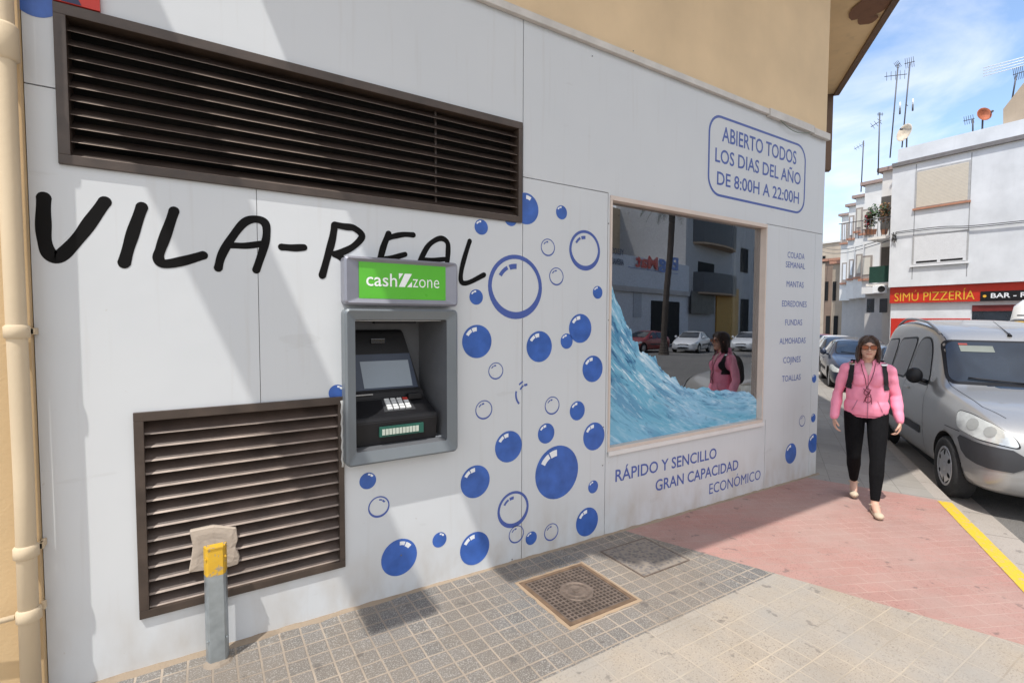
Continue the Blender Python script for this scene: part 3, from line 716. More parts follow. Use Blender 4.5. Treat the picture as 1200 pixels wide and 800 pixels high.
# ------------------------------------------------------------------ cash machine
atm = thing('cash_machine', 'grey wall mounted cash machine with green sign above its recess', 'cash machine', ((at[0]+at[1])/2, 0, at[2]))
def ring_frame(bm, o, i, y0, y1, r_o, r_i, mi=0, bev=.012):
    """rounded rect ring between outer o and inner i, front face at y0, back at y1"""
    O = rrect(*o, r_o, 5); O2 = rrect(o[0]+bev, o[1]-bev, o[2]+bev, o[3]-bev, max(r_o-bev, .002), 5); I = rrect(*i, r_i, 5)
    n = len(O); a = [bm.verts.new((p[0], y1, p[1])) for p in O]; b = [bm.verts.new((p[0], y0+bev, p[1])) for p in O]; c = [bm.verts.new((p[0], y0, p[1])) for p in O2]; d = [bm.verts.new((p[0], y0+.018, p[1])) for p in I]
    for A, Bb in ((a, b), (b, c), (c, d)):
        for k in range(n):
            f = bm.faces.new((A[k], A[(k+1) % n], Bb[(k+1) % n], Bb[k])); f.material_index = mi
    return d
bm = B(); o = at; i = (w(417, 374, AY)[0], w(525, 375, AY)[0], (w(419, 530, AY)[1]+w(527, 517, AY)[1])/2, (w(417, 374, AY)[1]+w(525, 375, AY)[1])/2)
ring_frame(bm, o, i, AY, .0, .03, .012)
bez = obj('bezel', bm, M_atm, atm)
for p_ in bez.data.polygons: p_.use_smooth = False
# recess walls
dp_ = .30; yb = AY+.018
bm = B(); xi0, xi1, zi0, zi1 = i
bx0, bx1, bz0, bz1 = xi0+.02, xi1-.035, zi0+.05, zi1-.02
quad(bm, (xi0, yb, zi0), (bx0, dp_, bz0), (bx0, dp_, bz1), (xi0, yb, zi1)); quad(bm, (xi1, yb, zi0), (xi1, yb, zi1), (bx1, dp_, bz1), (bx1, dp_, bz0))
quad(bm, (xi0, yb, zi1), (bx0, dp_, bz1), (bx1, dp_, bz1), (xi1, yb, zi1)); quad(bm, (xi0, yb, zi0), (xi1, yb, zi0), (bx1, dp_, bz0), (bx0, dp_, bz0)); quad(bm, (bx0, dp_, bz0), (bx1, dp_, bz0), (bx1, dp_, bz1), (bx0, dp_, bz1))
obj('recess', bm, mat('shaded_grey_recess', (.13, .135, .145), .45, .1), atm)  # shade inside the recess put into a darker grey than the bezel
bm = B(); hx = (bx0+bx1)/2; box(bm, hx-.13, hx+.12, .02, .07, zi1-.024, zi1-.012, bev=.003); obj('recess_light', bm, M_black, atm)
# dark unit: profile in y,z extruded over x
W0, W1 = xi0+.012, xi1-.045; Hh = zi1-zi0
prof = [(.292, zi1-.085*Hh), (.262, zi1-.11*Hh), (.165, zi0+.41*Hh), (.145, zi0+.40*Hh), (.135, zi0+.345*Hh), (.03, zi0+.255*Hh), (-.02, zi0+.235*Hh), (-.028, zi0+.20*Hh), (-.01, zi0+.015*Hh), (.292, zi0+.01*Hh)]
bm = B(); extr(bm, [(W0, a, b) for a, b in prof], (W1-W0, 0, 0))
bmesh.ops.bevel(bm, geom=list(bm.edges), offset=.005, segments=2, affect='EDGES')
for v in bm.verts:
    if v.co.x > (W0+W1)/2: v.co.x -= max(0, v.co.y)*.28*0+max(0, (v.co.z-(zi0+.25*Hh)))*.24
unit = obj('control_unit', bm, M_black, atm)
def on_slope(a, b, s, t, off): # point at lateral x and parameter t between profile pts a and b
    y = a[0]+(b[0]-a[0])*t; z = a[1]+(b[1]-a[1])*t; d = Vector((b[0]-a[0], b[1]-a[1])).normalized(); return Vector((s, y-abs(d.y)*off, z+abs(d.x)*off))
A1, A2 = prof[1], prof[2]
bm = B(); quad(bm, *[on_slope(A1, A2, s, t, .002) for s, t in ((W0+.012, .985), (W1-.05, .985), (W1-.085, .38), (W0+.012, .38))]); obj('screen_surround', bm, mat('dark_blue_plastic', (.02, .035, .07), .3), unit)
bm = B(); quad(bm, *[on_slope(A1, A2, s, t, .0045) for s, t in ((W0+.10, .955), (W1-.085, .955), (W1-.10, .50), (W0+.085, .50))])
obj('screen', bm, mat('screen_glass', (.17, .22, .27), .15, 0, .04, coat=1), unit)
bm = B(); box(bm, W0+.16, W0+.25, .225, .24, zi1-.20*Hh, zi1-.16*Hh, bev=.004); obj('camera_window', bm, M_carglass, unit)
# keypad tray and keys
A1, A2 = prof[4], prof[5]; kx0 = W0+.20; kx1 = W0+.355
bm = B(); quad(bm, *[on_slope(A1, A2, s, t, .003) for s, t in ((kx0-.02, .98), (kx1+.02, .98), (kx1+.01, .08), (kx0-.01, .08))])
kp = obj('keypad', bm, M_plast, unit)
bm = B()
for r_ in range(4):
    for c_ in range(4):
        s0 = kx0+(kx1-kx0)*(c_+.1)/4; s1 = kx0+(kx1-kx0)*(c_+.86)/4; t1_ = .12+.2*r_; t2_ = t1_+.16
        a = [on_slope(A1, A2, s, t, .003) for s, t in ((s0, t2_), (s1, t2_), (s1, t1_), (s0, t1_))]
        extr(bm, a, (0, -.004, .008), mi=1 if (c_ == 3 and r_ in (0,)) else 0)
obj('keys', bm, [mat('key_white', (.72, .73, .72), .4), mat('key_red', (.5, .05, .04), .4)], kp)
# card/cash slot with green light strip
zf = zi0+.12*Hh; yf = -.030
bm = B(); box(bm, W0+.13, W0+.40, yf-.004, yf+.02, zf-.03, zf+.03, bev=.003); sl_ = obj('cash_slot', bm, mat('dark_green_plastic', (.02, .10, .075), .3), unit)
bm = B()
for k in range(11): box(bm, W0+.145+k*.0205, W0+.145+k*.0205+.0165, yf-.008, yf-.004, zf-.018, zf+.016)
obj('slot_teeth', bm, mat('pale_slot', (.5, .55, .48), .4), sl_)
bm = B(); box(bm, W0+.03, W0+.14, .125, .14, zi0+.385*Hh, zi0+.395*Hh); obj('card_slot', bm, M_chrome, unit)
bm = B(); box(bm, W1-.14, W1-.05, .09, .13, zi0+.33*Hh, zi0+.38*Hh, bev=.008); obj('card_reader', bm, M_black, unit)
# sign box
sgr = (w(403.5, 300, AY)[0], w(537, 310, AY)[0], (w(404, 357, AY)[1]+w(536, 359, AY)[1])/2, (w(404, 299, AY)[1]+w(537, 308, AY)[1])/2)
bm = B(); gi = (w(422, 307, AY)[0], w(522.5, 313, AY)[0], (w(423, 349, AY)[1]+w(522, 350.5, AY)[1])/2, (w(422, 307, AY)[1]+w(522, 313, AY)[1])/2)
ring_frame(bm, sgr, gi, AY, .0, .025, .004)
sg = obj('sign_box', bm, M_atm2, atm)
bm = B(); quad(bm, (gi[0]-.004, AY+.014, gi[2]-.004), (gi[1]+.004, AY+.014, gi[2]-.004), (gi[1]+.004, AY+.014, gi[3]+.004), (gi[0]-.004, AY+.014, gi[3]+.004)); gp = obj('sign_face', bm, M_green, sg)
gw = gi[1]-gi[0]; gh = gi[3]-gi[2]; yy = AY+.0125
zb_ = gi[2]+.345*gh; xh = .33*gh
cap_h = .39*gh
def gx(f): return gi[0]+gw*f
M_w2 = mat('sign_white', (.88, .9, .88), .4, var=.02)
text_mesh('cash', gx(.07), gx(.415), zb_, zb_+cap_h*.96, wallp(yy), M_w2, 'lettering', sg, .006)
text_mesh('zone', gx(.60), gx(.925), zb_, zb_+cap_h*.96, wallp(yy), M_w2, 'lettering', sg, -.008)
bm = B(); zt_ = zb_+cap_h*1.02
def zq(*pts): bm.faces.new([bm.verts.new((gx(a), yy, zb_+(zt_-zb_)*b)) for a, b in pts])
zq((.435, 1), (.487, 1), (.437, .55)); zq((.505, 1), (.59, 1), (.505, 0), (.435, 0), (.435, .02)); zq((.59, .42), (.59, 0), (.53, 0))
obj('logo_mark', bm, M_w2, sg)
# silicone bead left of the machine
bm = B(); tube(bm, [(at[0]-.004+.003*math.sin(k*2.1), -.012, at[2]-.01+k*.022) for k in range(18)], .008, 7); obj('sealant_bead', bm, mat('dirty_sealant', (.5, .5, .48), .6), atm)

# ------------------------------------------------------------------ post in front of the lower vent
pp0 = G(258, 768, 0); px_, py_ = .045, -.125
pz0 = gz(px_); pz1 = w(254, 640, py_)[1]
post = thing('steel_post', 'galvanised steel post with yellow painted top before the lower vent', 'post', (px_, py_, pz0))
a_ = w(247, 700, py_)[0]; b_ = w(268, 700, py_)[0]
hw_ = .040; pxc = (w(240, 680, py_)[0]+w(266, 680, py_)[0])/2
zsplit = w(253, 673, py_)[1]
def postshape(bm, z0, z1, g=0):
    P = [(pxc-hw_-.008, py_+.035), (pxc-hw_, py_+.0), (pxc-.030, py_-.014), (pxc+.030, py_-.014), (pxc+hw_, py_), (pxc+hw_+.008, py_+.035), (pxc+hw_-.002, py_+.035), (pxc+hw_-.009, py_+.004), (pxc+.026, py_-.008), (pxc-.026, py_-.008), (pxc-hw_+.009, py_+.004), (pxc-hw_+.002, py_+.035)]
    a = [bm.verts.new((x, y, z0)) for x, y in P]; b = [bm.verts.new((x, y, z1)) for x, y in P]; n = len(P)
    for k in range(n): bm.faces.new((a[k], a[(k+1) % n], b[(k+1) % n], b[k]))
    bm.faces.new(b); bm.faces.new(a[::-1])
    bmesh.ops.recalc_face_normals(bm, faces=bm.faces)
bm = B(); postshape(bm, pz0-.05, zsplit); obj('shaft', bm, M_galv, post)
bm = B(); postshape(bm, zsplit+.0005, pz1); obj('yellow_top', bm, M_yel, post)
bm = B(); box(bm, pxc-.033, pxc+.033, py_-.018, py_+.03, pz1-.004, pz1+.004, bev=.0015)
obj('cap_plate', bm, M_yel, post)
for s in (-1, 1):
    for z_, m_ in ((pz1-.05, M_yel), (pz0+.12, M_galv)):
        bm = B(); tube(bm, [(pxc+s*.04, py_-.004, z_), (pxc+s*.04, py_-.011, z_)], .005, 8); obj('bolt', bm, m_, post)
bm = B(); n = 18; rg_b = []
for q, hh in ((1.0, -.004), (.8, .008), (.55, .014), (.3, .016)):
    rg_b.append([bm.verts.new((pxc+.066*q*(1+.25*noise.noise(Vector((k*.7, q, 0))))*math.cos(k*2*math.pi/n), py_+.005+.052*q*(1+.25*noise.noise(Vector((k*.7, q, 9))))*math.sin(k*2*math.pi/n), gz(pxc)+hh+.004*noise.noise(Vector((k, q*5, 3))))) for k in range(n)])
for i in range(3):
    for k in range(n): bm.faces.new((rg_b[i][k], rg_b[i][(k+1) % n], rg_b[i+1][(k+1) % n], rg_b[i+1][k]))
bm.faces.new(rg_b[-1]); obj('mortar_base', bm, plaster('grey_mortar', (.27, .22, .17), 60, .8, .4), post)

# ------------------------------------------------------------------ manhole and tiled cover
mh = thing('manhole_cover', 'square rusty iron manhole cover with round boss in grey tiles', 'manhole cover', (1.915, -.515, gz(1.915)))
cx, cy, hs_ = 1.915, -.515, .258
def gbox(bm, x0, x1, y0, y1, za, zb, mi=0):
    r = bmesh.ops.create_cube(bm, size=1)
    for v in r['verts']:
        x = x0 if v.co.x < 0 else x1; y = y0 if v.co.y < 0 else y1; v.co = Vector((x, y, gz(x)+(za if v.co.z < 0 else zb)))
    for f in set(f for v in r['verts'] for f in v.link_faces): f.material_index = mi
bm = B()
for a in ((-1, -.90, -1, 1), (.90, 1, -1, 1), (-.90, .90, -1, -.90), (-.90, .90, .90, 1)): gbox(bm, cx+a[0]*hs_, cx+a[1]*hs_, cy+a[2]*hs_, cy+a[3]*hs_, -.02, .006)
obj('frame', bm, M_rust, mh)
bm = B(); gbox(bm, cx-hs_*.90+.001, cx+hs_*.90-.001, cy-hs_*.90+.001, cy+hs_*.90-.001, -.02, .0005); obj('base_plate', bm, mat('pit_iron', (.05, .036, .03), .8), mh)
bm = B(); n = 15; q = hs_*.87
for k in range(n+1):
    c = -q+2*q*k/n; wd_ = .0048
    for seg in ((-q, q),):
        # skip the middle disc
        rr = .105; parts = [(-q, q)] if abs(c) > rr else [(-q, -math.sqrt(rr*rr-c*c)), (math.sqrt(rr*rr-c*c), q)]
        for a, b in parts:
            gbox(bm, cx+c-wd_, cx+c+wd_, cy+a, cy+b, .0, .0045); gbox(bm, cx+a, cx+b, cy+c-wd_, cy+c+wd_, .0, .0041)
obj('lattice', bm, M_iron, mh)
bm = B(); Mg = Matrix.Translation((cx, cy, gz(cx)+.001))
lathe(bm, [(.0001, .0045), (.05, .0045), (.053, .007), (.062, .007), (.065, .004), (.09, .004), (.092, .0075), (.104, .0075), (.106, .0)], 40, Mg)
for k in range(18):
    a = k*math.pi/9; box(bm, cx+.077*math.cos(a)-.005, cx+.077*math.cos(a)+.005, cy+.077*math.sin(a)-.003, cy+.077*math.sin(a)+.003, gz(cx)+.004, gz(cx)+.0075)
box(bm, cx-.018, cx+.018, cy-.014, cy+.014, gz(cx)+.005, gz(cx)+.009, bev=.002)
obj('boss', bm, M_iron, mh)
bm = B()
for i_, (a, b) in enumerate(((-1, 1),)):
    n = 60; ro = 1.0
    P = []
    for k in range(n):
        s = k/n*4; e = int(s); f_ = (s-e)*2-1
        bx_, by_ = ((f_, -1), (1, f_), (-f_, 1), (-1, -f_))[e]
        wv = 1.085+.05*noise.noise(Vector((k*.6, 0, 0))); P.append(((cx+bx_*hs_*1.0, cy+by_*hs_*1.0), (cx+bx_*hs_*wv, cy+by_*hs_*wv)))
    for k in range(n):
        (a0, b0), (a1, b1) = P[k], P[(k+1) % n]
        quad(bm, (*a0, gz(a0[0])+.003), (*a1, gz(a1[0])+.003), (*b1, gz(b1[0])+.0015), (*b0, gz(b0[0])+.0015))
obj('cement_border', bm, plaster('orange_cement', (.36, .26, .17), 50, .8), mh)
def cobble():
    t = NT('pebble_slab'); vn = t.n.new('ShaderNodeTexVoronoi'); vn.inputs['Scale'].default_value = 38; t.l(t.tc.outputs['Object'], vn.inputs['Vector'])
    c = t.mix(vn.outputs['Color'], (.12, .11, .105), (.24, .21, .185)); c = t.mix(t.ramp(vn.outputs['Distance'], .35, .6), c, (.26, .22, .18)); t.set(Base_Color=c); t.b.inputs['Roughness'].default_value = .8
    t.bump(t.math('MULTIPLY', vn.outputs['Distance'], -1), .6, .006); return t.m
a0 = G(724, 652); b0 = G(798, 655); 
ic = thing('access_cover', 'pebbled access cover with steel rim set in the grey tiles', 'access cover', (2.62, -.38, gz(2.62)))
bm = B(); gbox(bm, 2.42, 2.86, -.60, -.20, -.01, .0035); obj('slab', bm, cobble(), ic)
bm = B()
for a in ((2.41, 2.42, -.61, -.19), (2.86, 2.87, -.61, -.19), (2.42, 2.86, -.61, -.60), (2.42, 2.86, -.20, -.19)): gbox(bm, a[0], a[1], a[2], a[3], -.01, .005)
obj('rim', bm, M_iron, ic)

# ------------------------------------------------------------------ projected patches on a curved body
def project(bvh, outline, o, a, b, d, off, m, name, parent, cell=.06, mi=0):
    """outline in (s,t); rays start at o+a*s+b*t-4d and go along d"""
    o = Vector(o); a = Vector(a); b = Vector(b); d = Vector(d).normalized()
    bm = B(); bm.faces.new([bm.verts.new((s, t, 0)) for s, t in outline])
    xs = [p[0] for p in outline]; ys = [p[1] for p in outline]
    for lo, hi, nrm in ((min(xs), max(xs), (1, 0, 0)), (min(ys), max(ys), (0, 1, 0))):
        k = int((hi-lo)/cell)
        for i in range(1, k+1):
            c = lo+(hi-lo)*i/(k+1)
            bmesh.ops.bisect_plane(bm, geom=list(bm.verts)+list(bm.edges)+list(bm.faces), plane_co=Vector(nrm)*c, plane_no=nrm)
    bad = []
    for v in bm.verts:
        st = o+a*v.co.x+b*v.co.y-d*4
        h = bvh.ray_cast(st, d)
        if h[0] is None: bad.append(v); v.co = st+d*4
        else:
            nrm = h[1]
            if nrm.dot(d) > 0: nrm = -nrm
            v.co = h[0]+nrm*off
    if bad: bmesh.ops.delete(bm, geom=bad, context='VERTS')
    bmesh.ops.triangulate(bm, faces=[f for f in bm.faces if len(f.verts) > 4])
    if not bm.faces: bm.free(); return None
    return obj(name, bm, m, parent, True)
def ribbon(path, hw):
    P = [Vector(p) for p in path]; L = []; Rr = []
    for k in range(len(P)):
        t = (P[min(k+1, len(P)-1)]-P[max(k-1, 0)]).normalized(); n = Vector((-t.y, t.x)); L.append(P[k]+n*hw); Rr.append(P[k]-n*hw)
    return [tuple(v) for v in L+Rr[::-1]]

# ------------------------------------------------------------------ cars (local: +x forward, front bumper at x = 0)
SPEC = dict(
 van=dict(st=[(-.005, .34, .50, .60, .50, .40), (-.05, .25, .62, .76, .70, .60), (-.18, .21, .74, .90, .80, .69), (-.42, .20, .86, 1.0, .85, .73), (-.80, .20, .94, 1.07, .865, .75), (-1.20, .20, .99, 1.13, .87, .76), (-1.30, .20, 1.00, 1.18, .87, .76), (-1.55, .20, 1.03, 1.44, .87, .71),
   (-1.80, .20, 1.04, 1.69, .87, .665), (-2.05, .20, 1.05, 1.80, .87, .66), (-2.8, .20, 1.06, 1.91, .87, .665), (-3.6, .20, 1.06, 1.92, .87, .67), (-3.98, .22, 1.05, 1.84, .86, .66), (-4.08, .28, 1.0, 1.45, .80, .60), (-4.12, .36, .95, 1.1, .70, .55)],
   wheels=(-.76, -3.42), wr=.315, ws=[(-.69, 1.17), (.69, 1.17), (.61, 1.615), (-.61, 1.615)],
   side=[[(-1.52, 1.11), (-2.30, 1.12), (-2.31, 1.63), (-2.04, 1.65), (-1.84, 1.52)], [(-2.42, 1.12), (-3.10, 1.13), (-3.10, 1.61), (-2.42, 1.64)], [(-3.20, 1.14), (-3.80, 1.16), (-3.74, 1.58), (-3.20, 1.61)]],
   rear=[(-.6, 1.12), (.6, 1.12), (.55, 1.6), (-.55, 1.6)]),
 hatch=dict(st=[(-.005, .30, .45, .52, .5, .42), (-.05, .2, .55, .64, .72, .62), (-.22, .18, .62, .74, .82, .70), (-.6, .18, .74, .86, .86, .74), (-1.0, .18, .84, .95, .87, .75), (-1.2, .18, .87, 1.02, .87, .73), (-1.55, .18, .89, 1.25, .87, .66), (-1.9, .18, .90, 1.41, .87, .60),
   (-2.4, .18, .91, 1.46, .87, .58), (-3.1, .18, .93, 1.43, .86, .57), (-3.6, .2, .94, 1.30, .84, .56), (-3.92, .25, .92, 1.06, .79, .58), (-4.0, .32, .8, .92, .7, .52)],
   wheels=(-.78, -3.3), wr=.31, ws=[(-.64, 1.01), (.64, 1.01), (.54, 1.36), (-.54, 1.36)],
   side=[[(-1.42, .95), (-2.28, .96), (-2.28, 1.34), (-2.02, 1.35), (-1.78, 1.24)], [(-2.38, .96), (-3.12, .98), (-3.05, 1.31), (-2.38, 1.34)], [(-3.2, .99), (-3.62, 1.03), (-3.36, 1.24), (-3.2, 1.29)]],
   rear=[(-.55, 1.0), (.55, 1.0), (.5, 1.3), (-.5, 1.3)]),
 sedan=dict(st=[(-.005, .30, .48, .55, .52, .44), (-.06, .2, .58, .68, .76, .66), (-.25, .18, .65, .78, .85, .74), (-.7, .18, .76, .90, .89, .78), (-1.2, .18, .85, .97, .90, .79), (-1.4, .18, .88, 1.03, .90, .77), (-1.8, .18, .90, 1.28, .90, .68), (-2.2, .18, .91, 1.43, .90, .62),
   (-2.7, .18, .92, 1.47, .90, .60), (-3.4, .18, .94, 1.44, .89, .60), (-3.95, .18, .96, 1.22, .88, .62), (-4.2, .2, .96, 1.08, .86, .70), (-4.5, .28, .90, 1.02, .80, .66), (-4.58, .36, .8, .9, .7, .55)],
   wheels=(-.85, -3.55), wr=.32, ws=[(-.66, 1.03), (.66, 1.03), (.56, 1.37), (-.56, 1.37)],
   side=[[(-1.66, .97), (-2.55, .98), (-2.55, 1.36), (-2.28, 1.36), (-2.0, 1.24)], [(-2.65, .98), (-3.45, 1.0), (-3.4, 1.33), (-2.65, 1.36)], [(-3.54, 1.01), (-3.95, 1.05), (-3.7, 1.2), (-3.52, 1.29)]],
   rear=[(-.56, 1.05), (.56, 1.05), (.5, 1.32), (-.5, 1.32)]))
def wheel(spec, x, s, parent, rim_spokes=6):
    r = spec['wr']; yc = s*.765; Mx = Matrix.Translation((x, yc, r)) @ Matrix.Rotation(-s*math.pi/2, 4, 'X')
    bm = B(); lathe(bm, [(r*.62, -.085), (r*.93, -.095), (r*.99, -.08), (r, -.04), (r, .04), (r*.99, .08), (r*.93, .097), (r*.80, .10), (r*.66, .088), (r*.62, .075)], 36, Mx)
    wl = obj('wheel', bm, M_tyre, parent)
    bm = B(); prof = [(r*.66, .075), (r*.66, .088), (r*.62, .095), (r*.58, .086)]
    lathe(bm, prof, 36, Mx)
    # hubcap disc with oval openings: ring of spokes
    n = rim_spokes
    lathe(bm, [(.001, .098), (r*.14, .097), (r*.17, .092), (r*.24, .092)], 36, Mx)
    for k in range(n):
        a0 = 2*math.pi*k/n
        seg = []
        for j in range(7):
            q = j/6; rad = r*(.23+.37*q); hwid = .15*r*(1+1.1*abs(q-.5)**1.5*2)+.01*(q > .9); zq = .092+.004*math.sin(q*math.pi)-.005*q
            seg.append((rad, hwid, zq))
        for j in range(6):
            (ra, ha, za), (rb, hb, zb2) = seg[j], seg[j+1]
            P = []
            for rad, hh, z in ((ra, -ha, za), (ra, ha, za), (rb, hb, zb2), (rb, -hb, zb2)):
                ang = a0+math.asin(max(-1, min(1, hh/rad))); P.append(Mx @ Vector((rad*math.cos(ang), rad*math.sin(ang), z)))
            quad(bm, *P)
    obj('rim', bm, M_hub, wl)
    bm = B(); lathe(bm, [(.001, .07), (r*.63, .07)], 24, Mx); obj('brake_disc', bm, mat('wheel_dark', (.03, .03, .03), .7), wl)
    return wl
def make_car(label, cat, kind, pm, near=False, group=None):
    sp = SPEC[kind]; root = thing('parked_car' if cat == 'car' else 'parked_van', label, cat, (0, 0, 0), group)
    bm = B(); rings = []
    for x, zb, zt, zr, wb, wr in sp['st']:
        h = [(0, zb), (wb*.80, zb), (wb*.97, zb+.06), (wb, zb+(zt-zb)*.45), (wb*.995, zt-.05*(zt-zb)), (wb*.955, zt+.03), (wr+(wb-wr)*.42, zt+(zr-zt)*.45), (wr+(wb-wr)*.06, zr-(zr-zt)*.13), (wr*.86, zr-.022*min(1, (zr-zt)/.3)), (wr*.45, zr-.003), (0, zr)]
        pts = [(x, -a, b) for a, b in h]+[(x, a, b) for a, b in h[-2:0:-1]]
        rings.append([bm.verts.new(p) for p in pts])
    n = len(rings[0])
    for i in range(len(rings)-1):
        for k in range(n): bm.faces.new((rings[i][k], rings[i][(k+1) % n], rings[i+1][(k+1) % n], rings[i+1][k]))
    bm.faces.new(rings[0][::-1]); bm.faces.new(rings[-1]); bmesh.ops.recalc_face_normals(bm, faces=bm.faces)
    body = obj('body', bm, [pm, M_dark], root)
    md = body.modifiers.new('s', 'SUBSURF'); md.levels = 3 if near else 2; md.render_levels = md.levels
    applymods(body)
    bb = B(); bb.from_mesh(body.data); bvh = BVHTree.FromBMesh(bb); bb.free()
    cb = B()
    for x in sp['wheels']:
        for s in (-1, 1):
            Mx = Matrix.Translation((x, s*.80, sp['wr'])) @ Matrix.Rotation(math.pi/2, 4, 'X')
            lathe(cb, [(sp['wr']+.052, -.24), (sp['wr']+.052, .24)], 32, Mx, close=True)
    bmesh.ops.recalc_face_normals(cb, faces=cb.faces)
    cu = obj('cut', cb, M_dark); md = body.modifiers.new('b', 'BOOLEAN'); md.operation = 'DIFFERENCE'; md.object = cu; md.solver = 'EXACT'
    applymods(body); bpy.data.objects.remove(cu)
    for p in body.data.polygons:
        p.use_smooth = True; c = p.center; p.material_index = 0
        for x in sp['wheels']:
            if abs(c.y) > .5 and math.hypot(c.x-x, c.z-sp['wr']) < sp['wr']+.054: p.material_index = 1; p.use_smooth = False
    for x in sp['wheels']:
        for s in (-1, 1): wheel(sp, x, s, root)
    gm = M_carglass; X = (1, 0, 0); Y = (0, 1, 0); Z = (0, 0, 1)
    bl = M_black
    ws = roundpoly(sp['ws'], .09)
    cz = sum(p[1] for p in ws)/len(ws)
    project(bvh, [(a*1.05, cz+(b-cz)*1.10) for a, b in ws], (0, 0, 0), Y, Z, (-1, 0, 0), .003, bl, 'windscreen_seal', root)
    wsg = project(bvh, ws, (0, 0, 0), Y, Z, (-1, 0, 0), .006, gm, 'windscreen', root)
    project(bvh, chaikin(sp['rear'], 1), (0, 0, 0), Y, Z, (1, 0, 0), .006, gm, 'rear_window', root)
    for s in (-1, 1):
        for q in sp['side']:
            qq = roundpoly(q, .11); cx_ = sum(p[0] for p in qq)/len(qq); cz_ = sum(p[1] for p in qq)/len(qq)
            project(bvh, [(cx_+(a-cx_)*1.07, cz_+(b-cz_)*1.10) for a, b in qq], (0, 0, 0), X, Z, (0, -s, 0), .003, bl, 'window_seal', root, .1)
            project(bvh, qq, (0, 0, 0), X, Z, (0, -s, 0), .006, gm, 'side_window', root, .1)
        f0 = sp['side'][0]; zl = f0[0][1]
        seams = [[(f0[0][0]+.10, .32), (f0[0][0]+.04, .60), (f0[0][0]+.02, zl-.05), (f0[-1][0]-.12, f0[-1][1]+.07)], [(sp['side'][0][1][0]-.055, .32), (sp['side'][0][1][0]-.055, zl+.47*(1 if kind == 'van' else .85))], [(sp['side'][1][1][0]-.05, .5), (sp['side'][1][1][0]-.05, zl+.4)]]
        for q in seams: project(bvh, ribbon(q, .0035), (0, 0, 0), X, Z, (0, -s, 0), .002, bl, 'door_seam', root, .08)
        project(bvh, ribbon([(f0[0][0]-.05, .55), (sp['side'][1][1][0], .57)], .045), (0, 0, 0), X, Z, (0, -s, 0), .008, M_plast, 'side_moulding', root, .1)
        for xx in (sp['side'][0][1][0]+.12, sp['side'][1][1][0]+.12):
            bm = B(); yb2 = .0
            h = bvh.ray_cast(Vector((xx, s*3, zl-.11)), Vector((0, -s, 0)))
            if h[0]:
                yq = h[0].y; box(bm, xx-.08, xx+.08, min(yq, yq+s*.028), max(yq, yq+s*.028), zl-.125, zl-.098, bev=.008); obj('door_handle', bm, pm, root)
        # mirrors
        h = bvh.ray_cast(Vector((f0[0][0]-.10, s*3, zl+.02)), Vector((0, -s, 0)))
        yq = h[0].y if h[0] else s*.8
        bm = B(); r_ = bmesh.ops.create_icosphere(bm, subdivisions=3, radius=1)
        for v in r_['verts']: v.co = Vector((f0[0][0]-.06+v.co.x*.06*(1 if v.co.x > 0 else .35), yq+s*.13+v.co.y*.085, zl+.09+v.co.z*.095))
        tube(bm, [(f0[0][0]-.08, yq-s*.02, zl+.01), (f0[0][0]-.07, yq+s*.08, zl+.05)], .022, 8)
        mr = obj('mirror', bm, bl if kind == 'van' else pm, root, True)
        bm = B(); 
        vs = [bm.verts.new((f0[0][0]-.083, yq+s*.13+.07*math.cos(k*.524), zl+.09+.078*math.sin(k*.524))) for k in range(12)]; bm.faces.new(vs); obj('mirror_glass', bm, M_chrome, mr)
        # lamps
        d = Vector((-.80, -s*.6, 0)); a = Vector((-.6*s*-1, .0, 0)); a = Vector((s*.0+.6, -s*.8, 0))  # a runs towards the centre line... 
        if kind == 'van':
            hl = [(-.36, .935), (-.33, .775), (-.10, .725), (.19, .69), (.14, .78), (.0, .865), (-.20, .925)]; bi = [(-.33, .72), (-.10, .69), (.22, .665), (.22, .47), (-.05, .475), (-.24, .53)]
        else:
            hl = [(-.38, .74), (-.36, .64), (-.12, .56), (.18, .55), (.14, .62), (-.08, .69), (-.25, .75)]; bi = None
        org = Vector((-.14, s*.70, 0))
        hh = roundpoly(hl, .05)
        project(bvh, [(-.1+(p[0]+.1)*1.05, (sum(q[1] for q in hh)/len(hh))*-.08+p[1]*1.08) for p in hh], org, a, Z, d, .003, bl, 'headlight_seal', root, .05)
        hd = project(bvh, hh, org, a, Z, d, .010, M_lamp, 'headlight', root, .05)
        if hd and near:
            for (cs, ct, rr) in ((-.17, .84, .055), (-.02, .80, .048)):
                project(bvh, [(cs+rr*math.cos(k*.5236), ct+rr*math.sin(k*.5236)) for k in range(12)], org, a, Z, d, .013, mat('lamp_bowl', (.47, .48, .46), .2, .4), 'reflector', hd, .04)
        if bi: project(bvh, chaikin(bi, 1), org, a, Z, d, .009, M_plast, 'bumper_insert', root, .06)
        project(bvh, ribbon([(-.52, .745 if kind == 'van' else .5), (-.3, .742 if kind == 'van' else .51)], .004), org, a, Z, d, .002, bl, 'bumper_seam', root, .05)
        rl = chaikin([(-.12, .75), (.12, .75), (.12, 1.02), (-.12, 1.0)], 1)
        project(bvh, rl, (sp['st'][-1][0]+.1, s*.70, 0), (-.5, -s*.86, 0), Z, (.86, -s*.5, 0), .006, mat('tail_lamp', (.35, .01, .01), .2), 'tail_light', root, .06)
    g = (.60, .70) if kind == 'van' else (.50, .60)
    project(bvh, chaikin([(-.36, g[0]), (.36, g[0]), (.34, g[1]), (-.34, g[1])], 1), (0, 0, 0), Y, Z, (-1, 0, 0), .006, bl, 'grille', root)
    project(bvh, chaikin([(-.40, .27), (.40, .27), (.36, .38), (-.36, .38)], 1), (0, 0, 0), Y, Z, (-1, 0, 0), .006, bl, 'air_intake', root)
